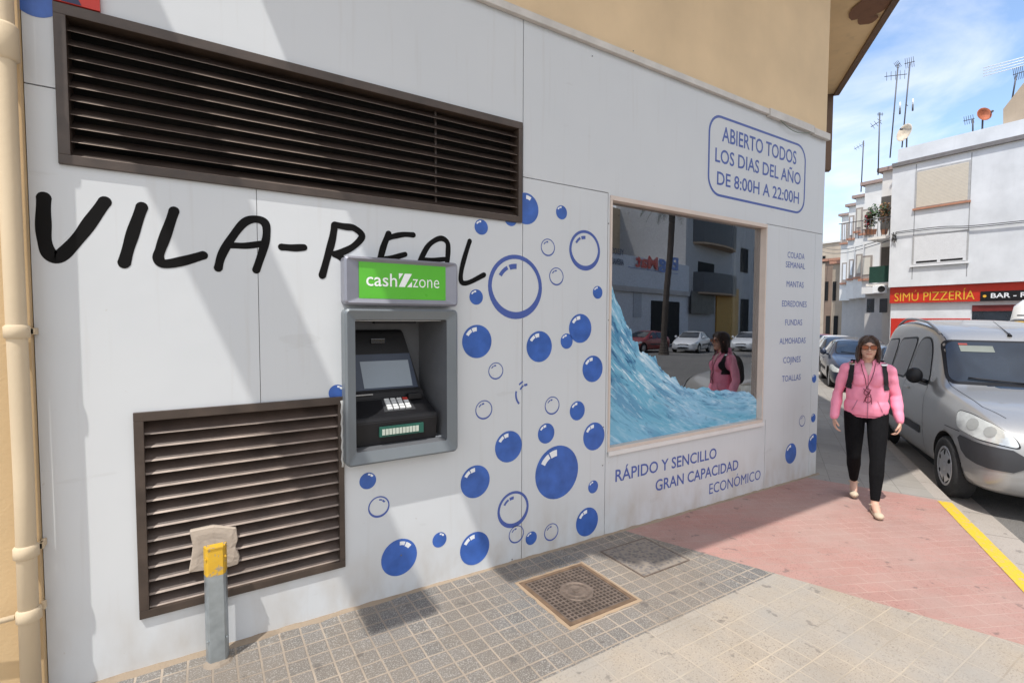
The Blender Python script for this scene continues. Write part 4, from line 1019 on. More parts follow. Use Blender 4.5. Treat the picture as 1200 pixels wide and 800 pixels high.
    project(bvh, [(-.24, .43), (.24, .43), (.24, .53), (-.24, .53)], (0, 0, 0), Y, Z, (-1, 0, 0), .012, M_white, 'number_plate', root)
    if near:
        project(bvh, [(-.50, 1.50), (-.20, 1.50), (-.20, 1.57), (-.50, 1.57)], (0, 0, 0), Y, Z, (-1, 0, 0), .009, mat('pale_sticker', (.16, .18, .16), .5), 'windscreen_sticker', root, .05)
        project(bvh, [(-.50, 1.575), (-.42, 1.575), (-.42, 1.595), (-.50, 1.595)], (0, 0, 0), Y, Z, (-1, 0, 0), .009, mat('faded_red_sticker', (.25, .03, .02), .5), 'windscreen_sticker', root, .05)
    # bonnet edges
    st = sp['st']
    for s in (-1, 1):
        xh0 = -.30; xh1 = f0[0][0]+.2
        project(bvh, ribbon([(-.28, s*.56), (-.5, s*.66), (xh1, s*.70)], .003), (0, 0, 0), X, Y, (0, 0, -1), .002, bl, 'bonnet_seam', root, .06)
    # wipers
    bm = B()
    zc = sp['ws'][0][1]
    for y0_, y1_ in ((.55, .02), (-.05, -.52)):
        P = []
        for k in range(6):
            y = y0_+(y1_-y0_)*k/5; h = bvh.ray_cast(Vector((1, y, zc+.0+.035*k/5)), Vector((-1, 0, 0)))
            if h[0]: P.append(h[0]+h[1]*.022)
        if len(P) > 2: tube(bm, P, .008, 6)
    obj('wipers', bm, bl, root)
    if kind == 'van':
        for s in (-1, 1):
            P = []
            for k in range(13):
                x = -1.98-1.85*k/12; h = bvh.ray_cast(Vector((x, s*.60, 3)), Vector((0, 0, -1))); lift = .055*min(1, 4*min(k, 12-k)/12)
                P.append((x, s*.60, h[0].z+.004+lift))
            bm = B(); tube(bm, P, .017, 8); obj('roof_rail', bm, mat('rail_metal', (.32, .32, .33), .35, .6), root, True)
        h = bvh.ray_cast(Vector((-1.86, 0, 3)), Vector((0, 0, -1)))
        bm = B(); tube(bm, [h[0]+Vector((.03, 0, -.01)), h[0]+Vector((0, 0, .02))], .022, 10, r1=.012); tube(bm, [h[0]+Vector((0, 0, .018)), h[0]+Vector((-.42, 0, .17))], .005, 6, r1=.0025)
        obj('aerial', bm, bl, root)
        for s in (-1, 1): project(bvh, ribbon([(-1.75, s*.585), (-2.3, s*.60), (-3.9, s*.58)], .004), (0, 0, 0), X, Y, (0, 0, -1), .002, bl, 'roof_seam', root, .1)
        h = bvh.ray_cast(Vector((1, -.42, .30)), Vector((-1, 0, 0)))
        if h[0]:
            bm = B(); lathe(bm, [(.001, .03), (.018, .028), (.024, 0.0), (.02, -.02)], 16, Matrix.Translation(h[0]) @ Matrix.Rotation(math.pi/2, 4, 'Y')); obj('tow_eye_cap', bm, bl, root)
    return root
def place(o, x, y, heading, h=RD):
    # local +x (forward) along heading, sitting on the tilted ground
    z = gz(x, y)+h
    f = Vector((math.cos(heading), math.sin(heading), 0)); f.z = -SL*f.x; f.normalize()
    nrm = Vector((SL, 0, 1)).normalized(); l = nrm.cross(f).normalized(); u_ = f.cross(l)
    o.matrix_world = Matrix.Translation((x, y, z)) @ Matrix((f, l, u_)).transposed().to_4x4()
HD = math.atan2(-U.y, -U.x)
def kerbcar(o, s, gap=.12, hw=.87, rev=False):
    # front (towards the camera) at distance s along the kerb
    p = K0+U*s-Nn*(.135+gap+hw)
    place(o, p.x, p.y, HD)
M_silver = paint('silver_paint', (.40, .395, .385), .5, .33)
van = make_car('silver family van with roof rails parked at the kerb beside the woman in pink', 'car', 'van', M_silver, True)
place(van, 6.44, -2.035, R(212.3))
c2 = make_car('dark grey hatchback right behind the silver family van', 'car', 'hatch', paint('dark_grey_paint', (.07, .075, .08), .5), group='cars parked along the kerb')
kerbcar(c2, 4.3, .1)
c3 = make_car('dark blue saloon just right of the shop corner behind the grey hatchback', 'car', 'sedan', paint('dark_blue_paint', (.018, .028, .06), .4), group='cars parked along the kerb')
kerbcar(c3, 9.5, -.18)
def respray(o, label, m):
    o['label'] = label
    for ch in [x for x in C.objects if x.parent == o]:
        if any(sl.material and sl.material.name.endswith('_paint') for sl in ch.material_slots):
            ch.data = ch.data.copy()
            for i, mm_ in enumerate(ch.data.materials):
                if mm_ and mm_.name.endswith('_paint') and mm_.name not in ('black_paint', 'grey_metal_paint'): ch.data.materials[i] = m
for i, (lab, src, pm, s, g) in enumerate((('black car in the kerb row directly behind the dark blue saloon', c3, paint('blackish_paint', (.02, .02, .022), .3), 15.2, .0), ('white car in the kerb row behind the black car', c2, paint('white_paint', (.75, .76, .77), .0), 21.0, .3),
                           ('red car farthest along the kerb row', c2, paint('dark_red_paint', (.30, .02, .02), .2), 27.0, .1))):
    o = copy_tree(src); respray(o, lab, pm); kerbcar(o, s, g)

# white delivery van with a yellow panel, in front of the pizzeria
vr = thing('delivery_van', 'white delivery van with yellow side panel before the pizzeria', 'van', (0, 0, 0))
bm = B()
prof = [(0, .35), (0, .95), (-.12, 1.08), (-.62, 1.28), (-1.30, 2.12), (-1.7, 2.44), (-2.2, 2.54), (-5.02, 2.54), (-5.17, 2.38), (-5.3, 1.5), (-5.3, .4)]
W_ = .98
for a in (0,):
    Lh = []
    for x, z in prof: Lh.append((x, z))
    rings = []
    for yy_, ins in ((-W_, .0), (-W_*.98, .0), (-W_*.86, .06), (0, .07), (W_*.86, .06), (W_*.98, .0), (W_, .0)): pass
ys_ = [(-1.0, 0), (-.99, .0), (-.80, 1), (0, 1), (.80, 1), (.99, 0), (1.0, 0)]
secs = []
for x, z in prof:
    tum = max(0, (z-1.2))*.09
    secs.append([(x, -(W_-0), .35), (x, -W_, min(z, 1.2)), (x, -(W_-tum), z-.10 if z > 1.3 else z-.02), (x, -(W_-tum-.14), z), (x, W_-tum-.14, z), (x, W_-tum, z-.10 if z > 1.3 else z-.02), (x, W_, min(z, 1.2)), (x, W_, .35)])
rv = [[bm.verts.new(p) for p in s_] for s_ in secs]
for i in range(len(rv)-1):
    for k in range(8): bm.faces.new((rv[i][k], rv[i][(k+1) % 8], rv[i+1][(k+1) % 8], rv[i+1][k]))
bm.faces.new(rv[0][::-1]); bm.faces.new(rv[-1]); bmesh.ops.remove_doubles(bm, verts=bm.verts, dist=1e-4); bmesh.ops.recalc_face_normals(bm, faces=bm.faces)
bmesh.ops.bevel(bm, geom=list(bm.edges), offset=.03, segments=2, affect='EDGES', clamp_overlap=True)
vb = obj('body', bm, paint('white_van_paint', (.74, .74, .73), 0, .3), vr, True)
bb = B(); bb.from_mesh(vb.data); bv = BVHTree.FromBMesh(bb); bb.free()
for s in (-1, 1):
    project(bv, [(-2.45, .75), (-5.15, .75), (-5.15, 2.05), (-2.45, 2.05)], (0, 0, 0), (1, 0, 0), (0, 0, 1), (0, -s, 0), .006, M_yel, 'yellow_panel', vr, .3)
    text_b = text_mesh('b', 0, .3, 0, .35, lambda u_, v_: (-5.0+u_ if s < 0 else -4.7-u_, s*(W_+.012), 1.62+v_), M_black, 'lettering', vr)
    project(bv, ribbon([(-2.3, 2.16), (-5.1, 2.16)], .012), (0, 0, 0), (1, 0, 0), (0, 0, 1), (0, -s, 0), .006, M_black, 'side_seam', vr, .3)
    project(bv, chaikin([(-.95, 1.30), (-1.95, 1.30), (-1.95, 1.95), (-1.45, 1.95)], 2), (0, 0, 0), (1, 0, 0), (0, 0, 1), (0, -s, 0), .006, M_carglass, 'side_window', vr, .1)
    for x in (-.95, -4.3): wheel(dict(wr=.34), x, s*1.12, vr)
project(bv, chaikin([(-.82, 1.32), (.82, 1.32), (.72, 2.08), (-.72, 2.08)], 1), (0, 0, 0), (0, 1, 0), (0, 0, 1), (-1, 0, 0), .008, M_carglass, 'windscreen', vr, .15)
project(bv, chaikin([(-.5, .62), (.5, .62), (.5, .82), (-.5, .82)], 1), (0, 0, 0), (0, 1, 0), (0, 0, 1), (-1, 0, 0), .008, M_black, 'grille', vr, .15)
pv = pD(1163, 378, 15.5)
vdir = Vector((math.cos(R(-80)), math.sin(R(-80)), 0)); q_ = pD(1177, 378, 12.0); q_.z = 0; fr_ = q_+vdir*5.3-Vector((vdir.y, -vdir.x, 0))*.98
place(vr, fr_.x, fr_.y, R(-80))

# ------------------------------------------------------------------ buildings across the side street
PXX = 28.5; zf = 3.26
C0 = pX(1043.5, 270, PXX)
def gq(px, py, X=PXX, out=0.0): v = pX(px, py, X-out); return (v.y, v.z)
pz = thing('pizzeria_building', 'white rendered corner building with shuttered windows over a red pizzeria sign', 'building', (PXX, C0.y, gz(PXX)-.1))
yR = -12.0; yL = C0.y
ztop = pX(1046, 194, PXX).z
bm = B(); box(bm, PXX, PXX+9, yR, yL, 3.27, ztop-.12)
wl_ = obj('upper_wall', bm, M_whitew, pz)
bm = B(); box(bm, PXX-.12, PXX+9, yR, yL+.0, ztop-.12, ztop+.06); obj('cornice', bm, mat('grey_cornice', (.18, .17, .17), .8), pz)
bm = B(); box(bm, PXX+.25, PXX+9, yR, yL-.1, ztop+.061, ztop+.78); obj('parapet', bm, M_whitew, pz)
bm = B(); box(bm, PXX+.3, PXX+9, yR, yL-.02, -1, 3.269); obj('ground_floor_wall', bm, M_whitew, pz)
def shutter(px0, px1, pyt, pyb, m, sill, slit=0):
    (ya, za) = gq(px0, pyt); (yb_, zb_) = gq(px1, pyb); 
    f_ = B(); box(f_, PXX-.03, PXX-.001, yb_-.07, ya+.07, zb_-.04, za+.08); w_ = obj('window', f_, mat('window_frame_grey', (.42, .42, .42), .6), pz)
    s_ = B(); n_ = 26
    for k in range(n_): 
        a = zb_+(za-zb_)*k/n_; b = zb_+(za-zb_)*(k+.86)/n_; box(s_, PXX-.045, PXX-.031, yb_, ya, a, b)
    obj('shutter', s_, m, w_)
    q = B(); box(q, PXX-.10, PXX-.03, yb_-.12, ya+.12, zb_-.13, zb_-.045); obj('sill', q, sill, w_)
    if slit:
        ym = (ya+yb_)/2
        for y0s, y1s in ((yb_+.1, ym-.06), (ym+.06, ya-.1)):
            q = B(); box(q, PXX-.05, PXX-.046, y0s, y1s, zb_+.03, zb_+.12); obj('slit', q, M_black, w_)
shutter(1075.5, 1134, 202, 234, M_shut, M_tile_o); shutter(1072, 1132, 278, 305, M_shutw, M_shutw, 1)
# groove lines of the window bay
for px in (1071, 1135):
    y_ = gq(px, 270)[0]; q = B(); box(q, PXX-.006, PXX-.001, y_-.015, y_+.015, 3.6, ztop-.2); obj('joint_line', q, mat('groove_grey', (.3, .3, .31), .8), pz)
# red sign band etc
Xs = PXX+.15
bm = B(); ys0 = pX(1043, 340, Xs).y; box(bm, Xs, PXX+.299, yR, ys0, pX(1100, 354, Xs).z, 3.268); rb = obj('red_sign_board', bm, M_red, pz)
def wy(px, py): v = pX(px, py, Xs-.012); return v
a = wy(1048, 353); b = wy(1142, 353); zt_ = wy(1049, 343.5).z; zb_ = wy(1048, 353).z
text_mesh('SIMÚ PIZZERÍA', 0, 1, zb_, zt_, lambda u_, v_: (Xs-.012, a.y+(b.y-a.y)*u_, v_), mat('sign_yellow', (.78, .42, .04), .5), 'lettering', rb, .0)
bm = B(); d0 = wy(1149, 343); d1 = wy(1210, 343); box(bm, Xs-.02, Xs-.001, d1.y-4, d0.y, wy(1150, 353).z, wy(1150, 341.5).z); db = obj('dark_sign_board', bm, M_black, pz)
a2 = pX(1161, 349, Xs-.03); b2 = pX(1218, 349, Xs-.03); zc_ = a2.z
text_mesh('BAR - RESTAURANTE', 0, 2.15, zc_, zc_+.20, lambda u_, v_: (Xs-.03, a2.y+(b2.y-a2.y)*u_, v_), M_white, 'lettering', db, .02)
q = B(); tube(q, [(Xs-.03, wy(1154, 347).y, wy(1154, 347).z), (Xs-.021, wy(1154, 347).y, wy(1154, 347).z)], .06, 10); obj('star_dot', q, mat('sign_yellow', (.78, .42, .04)), db)
Xg = PXX+.28
bm = B(); y0_ = pX(1044, 375, Xg).y; y1_ = pX(1137, 375, Xg).y; z1_ = pX(1100, 373, Xg).z; box(bm, Xg, PXX+.299, y1_, y0_, z1_-1.2, z1_); obj('red_dado', bm, M_red, pz)
bm = B(); box(bm, Xg, PXX+.299, -4, y1_-.05, -.6, pX(1150, 364, Xg).z); obj('dark_shopfront', bm, M_carglass, pz)
bm = B(); box(bm, Xg-.03, Xg-.001, -4, y1_-.05, pX(1150, 364, Xg).z-.02, pX(1150, 357.5, Xg).z); obj('maroon_band', bm, mat('maroon_panel', (.16, .02, .02), .5), pz)
bm = B(); v0 = pX(1176, 112, PXX+1.2); v1 = pX(1175, 148, PXX+1.2)
X6 = PXX+1.2; P = [pX(1175.5, 128, X6), pX(1199, 98, X6), pX(1230, 60, X6), pX(1230, 150, X6), pX(1175.5, 152, X6)]
extr(bm, [tuple(p) for p in P], (3, 0, 0)); obj('stair_house', bm, M_tan, pz)
# stepped terrace of houses running away along the street
M_wh2 = plaster('street_white_render', (.80, .77, .72), 20, .2, .2)
M_streetgrey = M_greyr  # same grey render as the ground floors
steps = [(1031, 1045, 201, 338, PXX+2.4), (1011, 1032, 216, 344, None), (1001, 1012, 232, 349, None), (993, 1002, 242, 350, None), (985, 994, 253, 352, None)]
tlabs = ['white house bay with plants and a green balcony screen beside the pizzeria corner', 'white house bay with tall shuttered windows left of the green balcony', 'narrow white house bay third from the pizzeria corner', 'narrow white house bay fourth from the pizzeria corner', 'white house bay farthest from the pizzeria, before the tan houses']
for i, (pa, pb, pt, pbm, Xf) in enumerate(steps):
    q = pL(pa, 340, (C0.x, C0.y), R(29.5)) if Xf is None else Vector((Xf, 0, 0)); X_ = q.x
    ya = pX(pa, 300, X_).y; yb_ = pX(pb+2, 300, X_).y; zt_ = pX((pa+pb)/2, pt, X_).z; zb_ = pX((pa+pb)/2, pbm, X_).z
    t = thing('terraced_house', tlabs[i], 'building', (X_, ya, gz(X_)-.1), 'stepped white houses along the street')
    bm = B(); box(bm, X_, X_+7.5, yb_-.6, ya, zb_, zt_); obj('wall', bm, M_wh2, t)
    bm = B(); box(bm, X_-.2, X_+6, yb_-.6, ya+.2, zt_+.001, zt_+.2); obj('roof_slab', bm, mat('roof_edge', (.36, .26, .22), .8), t)
    bm = B(); box(bm, X_+.5, X_+7, yb_-.6, ya-.02, -1.5, zb_-.002); obj('ground_floor', bm, M_greyr, t)
    if i > 0:
        W2 = {1: [(1021-2, 1027-8, 0)], }
        cx_ = {1: (1015.5, 6), 2: (1006.7, 3.6), 3: (997.7, 2.6), 4: (989.7, 2.8)}[i]
        for (t0_, t1__) in {1: ((231, 262), (306, 342)) and ((246, 272), (300, 326)), 2: ((244, 270), (298, 324)), 3: ((253, 279), (304, 326)), 4: ((262, 284), (308, 331))}[i]:
            p0 = pX(cx_[0]-cx_[1], t0_, X_-.03); p1 = pX(cx_[0]+cx_[1], t1__, X_-.03)
            bm = B(); box(bm, X_-.04, X_-.001, p1.y, p0.y, p1.z, p0.z); w_ = obj('window', bm, mat('window_surround', (.34, .29, .25), .7), t)
            bm = B(); box(bm, X_-.07, X_-.041, p1.y+.1, p0.y-.1, p1.z+.25, p0.z-.12); obj('shutter', bm, M_shut if i < 3 else M_shutw, w_)
            bm = B(); box(bm, X_-.16, X_-.041, p1.y-.1, p0.y+.1, p1.z-.14, p1.z-.001); obj('sill', bm, M_tile_o, w_)
    else:
        # recessed balcony: openings, slabs, green screen, plants, air conditioner
        for (y0p, y1p) in ((231, 268), (290, 326)):
            p0 = pX(1033, y0p, X_-.02); p1 = pX(1043, y1p, X_-.02)
            bm = B(); box(bm, X_-.04, X_-.001, p1.y, p0.y, p1.z, p0.z); obj('balcony_door', bm, mat('brown_grey_door', (.10, .09, .08), .5), t)
        for (zz_, yy0) in ((pX(1035, 277, PXX+.7).z, 0), (pX(1035, 332, PXX+.7).z, 0)):
            bm = B(); y0_ = pX(1019, 300, PXX+.9).y; y1_ = yL; box(bm, PXX+.6, X_-.041, y1_+.01, y0_, zz_-.12, zz_); obj('balcony_floor', bm, M_wh2, t)
        zs_ = pX(1030, 312, PXX+.6).z; bm = B(); box(bm, PXX+.56, PXX+.6, yL+.02, pX(1019, 320, PXX+.6).y, pX(1030, 331, PXX+.6).z, zs_); obj('green_screen', bm, mat('green_mesh_screen', (.01, .05, .035), .8), t)
        bm = B()
        for k in range(15):
            y = yL+.1+k*.17; tube(bm, [(PXX+.62, y, pX(1030, 277, PXX+.7).z), (PXX+.62, y, pX(1030, 256, PXX+.7).z)], .012, 5)
        zr_ = pX(1030, 256, PXX+.7).z; tube(bm, [(PXX+.62, yL+.05, zr_), (PXX+.62, yL+2.6, zr_)], .02, 5); obj('balcony_railing', bm, M_steel, t)
        bm = B(); p0 = pX(1024, 335, PXX+.5); p1 = pX(1037, 343, PXX+.5); box(bm, PXX+.35, PXX+.75, p1.y, p0.y, p1.z, p0.z, bev=.02); ac = obj('air_conditioner', bm, M_white, t)
        bm = B(); lathe(bm, [(.001, 0), (.15, 0), (.16, .01)], 20, Matrix.Translation((PXX+.345, (p0.y+p1.y)/2-.15, (p0.z+p1.z)/2)) @ Matrix.Rotation(-math.pi/2, 4, 'Y')); obj('fan_grille', bm, M_black, ac)
        for pxw in (1018, 1033):
            p0 = pX(pxw-2, 350, X_+.45); p1 = pX(pxw+6, 366, X_+.45); bm = B(); box(bm, X_+.44, X_+.499, p1.y, p0.y, p1.z, p0.z); obj('ground_window', bm, M_carglass, t)
def leafball(name, label, cpos, rad, n, cols, group):
    bm = B()
    for k in range(n):
        v = Vector((random.gauss(0, 1), random.gauss(0, 1), random.gauss(0, 1))).normalized()*random.random()**.5; p = Vector(cpos)+Vector((v.x*rad[0], v.y*rad[1], v.z*rad[2]))
        a = Vector((random.uniform(-1, 1), random.uniform(-1, 1), random.uniform(-1, 1))).normalized(); b = a.orthogonal().normalized(); s = random.uniform(.05, .11)
        f = bm.faces.new([bm.verts.new(p+a*s), bm.verts.new(p+b*s*.5), bm.verts.new(p-a*s), bm.verts.new(p-b*s*.5)]); f.material_index = random.randrange(len(cols))
    return bm
for (px, py, rr, cl, lab) in ((1024, 252, (.2, .35, .6), ((.04, .09, .03), (.06, .12, .04)), 'green leafy pot plant on the upper balcony'), (1018, 258, (.2, .2, .5), ((.35, .03, .05), (.05, .09, .03)), 'red flowering pot plant at the left end of the upper balcony'), (1037, 250, (.2, .3, .6), ((.30, .15, .06), (.05, .09, .03)), 'orange tinted plant at the right end of the upper balcony')):
    p = pX(px, py, PXX+1.0); base = pX(px, 275, PXX+1.0)
    t = thing('potted_plant', lab, 'plant', (p.x, p.y, base.z), 'balcony plants')
    obj('foliage', leafball('', '', p, rr, 260, cl, ''), [mat('leaf_%d_%d' % (px, k), c, .6) for k, c in enumerate(cl)], t)
    bm = B(); lathe(bm, [(.12, 0), (.16, .25), (.17, .25)], 12, Matrix.Translation((p.x, p.y, base.z+.02)), close=True); obj('pot', bm, M_tile_o, t)
# old tan houses at the end of the street
for i, (pa, pb, pt, s_, lab, mm_) in enumerate(((975, 986, 309, 50, 'tan stone house front with worn doorways past the white bays', M_tan), (966, 976, 306, 58, 'brown old house with dark openings near the end of the street', plaster('old_brown_render', (.26, .18, .13), 6, .5, .5)), (953, 975, 286, 75, 'pale tan block with blank side wall at the far end of the street', plaster('pale_tan_render', (.52, .43, .33), 8, .3, .3)))):
    X_ = (C0.x+U.x*(s_-28)); ya = pX(pa, 340, X_).y; yb_ = pX(pb+3, 340, X_).y; zt_ = pX((pa+pb)/2, pt, X_).z
    t = thing('old_house', lab, 'building', (X_, ya, gz(X_)-.1))
    bm = B(); box(bm, X_, X_+10, yb_-2, ya+(6 if i == 2 else 0), -2, zt_); obj('wall', bm, mm_, t)
    bm = B(); box(bm, X_-.2, X_+10, yb_-2, ya+.2+(6 if i == 2 else 0), zt_+.001, zt_+.25); obj('roof', bm, M_tile_o if i < 2 else M_wh2, t)
    for (a, b, c, d) in (((pa+1, 330, pa+4, 352), (pa+2, 370, pa+6, 395)) if i < 2 else ((964, 300, 967, 308), )):
        p0 = pX(a, b, X_-.05); p1 = pX(c, d, X_-.05); bm = B(); box(bm, X_-.06, X_-.001, p1.y, p0.y, p1.z, p0.z); obj('doorway' if b > 360 else 'window', bm, M_dark, t)
bd = thing('street_end_building', 'dim white building block closing the street behind the tan houses', 'building', (120, 50, -2))
bm = B(); box(bm, 118, 128, 30, 110, -3, 9.5); obj('wall', bm, M_wh2, bd)
bm = B(); box(bm, 117.5, 118, 30, 110, 9.51, 9.9); obj('roof_edge', bm, M_tile_o, bd)

# ------------------------------------------------------------------ roof antennas and dishes
def ant(name, label, pts, extra, X=PXX+2.0, group='roof antennas on the houses', r=.03):
    P = [pX(px, py, X) for px, py in pts]; t = thing(name, label, 'antenna', tuple(P[0]), group)
    bm = B(); tube(bm, P, r, 6); obj('mast', bm, M_steel, t)
    for (ax, ay, bx_, by_, nel, el) in extra:
        a = pX(ax, ay, X); b = pX(bx_, by_, X); bm = B(); tube(bm, [a, b], .018, 5)
        for k in range(nel):
            c = a.lerp(b, (k+.5)/nel); dv = (b-a).normalized(); nn = Vector((.65, 0, 0))+Vector((0, -dv.z, dv.y))*.8; tube(bm, [c-nn*el, c+nn*el], .010, 4)
        obj('aerial_head', bm, M_steel, t)
    return t
ant('antenna', 'tall roof mast with cross arm, left of the twin masts', [(1043, 185), (1052.5, 76)], [(1036.5, 90, 1063, 87, 5, .22), (1049, 78, 1055, 74, 4, .18)])
ant('antenna', 'tall roof mast with two white rods, above the round dish', [(1057, 173), (1066.5, 73)], [(1060, 75, 1072, 72, 5, .25), (1061, 123, 1064, 124, 1, .05)])
ant('antenna', 'mid height mast with small box, left of the tall masts', [(1029, 205), (1031, 132)], [(1020.5, 149, 1033, 141, 3, .18), (1028, 134, 1035, 134, 3, .10)])
ant('antenna', 'thin lower mast with small angled head, leftmost on the roofs', [(1009, 225), (1012, 165)], [(1001, 175, 1013, 168, 4, .16)], X=42, r=.04)
ant('antenna', 'small antenna with splayed elements beside the rusty dish', [(1140, 158), (1140, 140)], [(1129, 142, 1142, 139, 5, .2)])
ant('antenna', 'large antenna with long parallel rods at the right edge of the roofs', [(1186, 117), (1191, 88)], [(1187, 88, 1200, 84, 6, .28)], X=PXX+2.5)
for k, (px, py) in enumerate(((1054.5, 122), (1069.5, 118))):
    a = pX(px, py+12, PXX+2); b = pX(px+.4, py-2, PXX+2); bm = B(); tube(bm, [a, a.lerp(b, .5)], .04, 8); tube(bm, [a.lerp(b, .5), b], .035, 8, mi=1)
    an = [o for o in C.objects if o.get('label', '').startswith('tall roof mast with two white rods')][0]; obj('rod', bm, [M_steel, M_white], an)
an = [o for o in C.objects if o.get('label', '').startswith('large antenna')][0]
for k in range(4):
    a = pX(1152, 88+k*3.2-8, PXX+2.5); b = pX(1212, 70+k*3.2-6, PXX+2.5); bm = B(); tube(bm, [a, b], .022, 5); obj('rod', bm, M_white, an)
def dish(label, px, py, r, m, tilt, X=PXX+1.9):
    c = pX(px, py, X); t = thing('satellite_dish', label, 'satellite dish', tuple(c-Vector((0, 0, 1))), 'roof antennas on the houses')
    Mx = Matrix.Translation(c) @ tilt; bm = B(); lathe(bm, [(.001, 0), (r*.4, .02), (r*.75, .07), (r, .13), (r+.01, .125), (r*.75, .06), (r*.4, .01), (.001, -.01)], 24, Mx); obj('reflector', bm, m, t)
    bm = B(); tube(bm, [Mx @ Vector((0, -r*.9, .1)), Mx @ Vector((0, -r*.5, r*1.1))], .015, 5); tube(bm, [Mx @ Vector((0, -r*.5, r*1.05)), Mx @ Vector((0, -r*.45, r*1.3))], .05, 8); obj('feed_arm', bm, M_steel, t)
    bm = B(); tube(bm, [c+Vector((.08, 0, 0)), c+Vector((.12, 0, -1.3))], .035, 6); obj('mast', bm, M_steel, t)
M_dishw = mat('rust_spotted_white', (.72, .60, .45), .5, 0, .3, 4); M_dishr = mat('rusty_dish', (.38, .12, .06), .7, .2, .3, 6)
dish('round cream satellite dish below the twin masts', 1062, 156, .42, M_dishw, Matrix.Rotation(R(-80), 4, 'Y') @ Matrix.Rotation(R(-25), 4, 'X'))
dish('rusty red satellite dish on the parapet right of the shutters', 1151, 135.5, .30, M_dishr, Matrix.Rotation(R(-75), 4, 'Y') @ Matrix.Rotation(R(50), 4, 'X'))

# cables strung along the houses
cb = thing('overhead_cable', 'pair of black cables strung along the white pizzeria wall', 'cable', tuple(pX(1050, 270, PXX-.1)))
for k in range(2):
    bm = B(); P = [pX(1050, 272+k*1.5, PXX-.1), pX(1100, 266+k*2, PXX-.1), pX(1140, 264.5+k*2, PXX-.1), pX(1215, 257+k*2, PXX-.1)]; tube(bm, [tuple(v) for v in catmull(P, 5)], .016, 5); obj('cable', bm, M_cable, cb)
bm = B()
for k in range(16):
    c = pX(1048+3*math.sin(k*1.7), 278+5*math.sin(k*2.3), PXX-.1); d = pX(1048+3*math.sin(k*1.7+2), 278+6*math.sin(k*2.3+2), PXX-.1); tube(bm, [c, d], .012, 4)
obj('cable_bundle', bm, M_cable, cb)
cb2 = thing('overhead_cable', 'cables sagging from the pizzeria corner along the stepped houses', 'cable', tuple(pX(1048, 276, PXX-.2)))
for k in range(2):
    a = pX(1047, 277+k*3, PXX-.1); b = pL(960, 289+k*5, (C0.x-.6, C0.y), R(29.5)); P = [a.lerp(b, j/12)-Vector((0, 0, .5*math.sin(math.pi*j/12))) for j in range(13)]
    bm = B(); tube(bm, P, .022, 5); obj('cable', bm, M_cable, cb2)

# ------------------------------------------------------------------ the far side of the square, seen mirrored in the shop window
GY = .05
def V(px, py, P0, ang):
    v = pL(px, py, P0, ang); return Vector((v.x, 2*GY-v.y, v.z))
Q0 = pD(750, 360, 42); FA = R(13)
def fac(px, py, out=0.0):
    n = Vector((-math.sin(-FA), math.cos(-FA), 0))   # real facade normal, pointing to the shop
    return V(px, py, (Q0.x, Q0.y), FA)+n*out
tdir = Vector((math.cos(-FA), math.sin(-FA), 0)); fn = Vector((-tdir.y, tdir.x, 0))
def slab(bm, pxa, pya, pxb, pyb, out0, out1, z0=None):
    a = fac(pxa, pya); b = fac(pxb, pyb); zb_ = b.z if z0 is None else z0
    P = [(a.x, a.y, a.z), (b.x, b.y, a.z), (b.x, b.y, zb_), (a.x, a.y, zb_)]
    extr(bm, [tuple(Vector(p)+fn*out0) for p in P], tuple(fn*(out1-out0)))
r0 = fac(760, 400)
bmt = thing('builders_merchant', 'long white builders merchant store with red and blue sign across the square', 'building', (r0.x, r0.y, gz(r0.x)-.1))
bm = B(); slab(bm, 640, 282, 806, 400, -6, 0, -1.0); obj('wall', bm, mat('shop_white_wall', (.62, .63, .65), .7), bmt)
bm = B(); slab(bm, 714, 340, 806, 342, .001, .25); obj('canopy', bm, M_greyr, bmt)
bm = B(); slab(bm, 763, 352, 795, 400, .001, .06, -.6); obj('doorway', bm, M_dark, bmt)
bm = B(); slab(bm, 806.5, 341, 833, 368, .30, .34, None); obj('poster_panel', bm, mat('dark_poster', (.05, .045, .045), .5, 0, .5, 2), bmt)
bm = B(); slab(bm, 742, 339, 751, 372, .001, .05); obj('notice_board', bm, mat('pale_notice', (.40, .42, .45), .6), bmt)
bm = B(); slab(bm, 736, 313, 794, 321, .001, .05); obj('blue_stripe', bm, M_blue, bmt)
def ftext(body, pxa, pya, pxb, pyt, m, bold=.03, par=None):
    a = fac(pxa, pya, .08); b = fac(pxb, pya, .08); zt_ = fac(pxa, pyt).z
    text_mesh(body, 0, 1, a.z, zt_, lambda u_, v_: (b.x+(a.x-b.x)*u_, b.y+(a.y-b.y)*u_, v_), m, 'lettering', par or bmt, bold)
ftext('Mat', 744, 312, 770, 297, M_red); ftext('Big', 771, 313, 794, 298, M_blue); ftext('YESOS', 716, 297, 730, 290, M_navy, .02); ftext('ARENAS', 716, 309, 730, 302, M_navy, .02)
r1_ = fac(700, 300)
bh = thing('apartment_block', 'tall beige blank walled block rising behind the merchant store across the square', 'building', (r1_.x, r1_.y-7, 0))
bm = B(); slab(bm, 600, 150, 806, 400, -20, -7.5, -1); obj('wall', bm, plaster('beige_block_wall', (.50, .38, .25), 10, .2, .2), bh)
r2_ = fac(850, 380)
bg_ = thing('balcony_building', 'grey apartment house with rounded balconies and a yellow ground floor across the square', 'building', (r2_.x, r2_.y, gz(r2_.x)-.1))
bm = B(); slab(bm, 806.5, 150, 1010, 400, -8, -.01, -1.5); obj('wall', bm, mat('grey_block_wall', (.42, .41, .40), .8), bg_)
bm = B(); slab(bm, 839, 336, 863, 400, 0.001, .15, -.6); obj('yellow_front', bm, mat('ochre_front', (.50, .27, .05), .7), bg_)
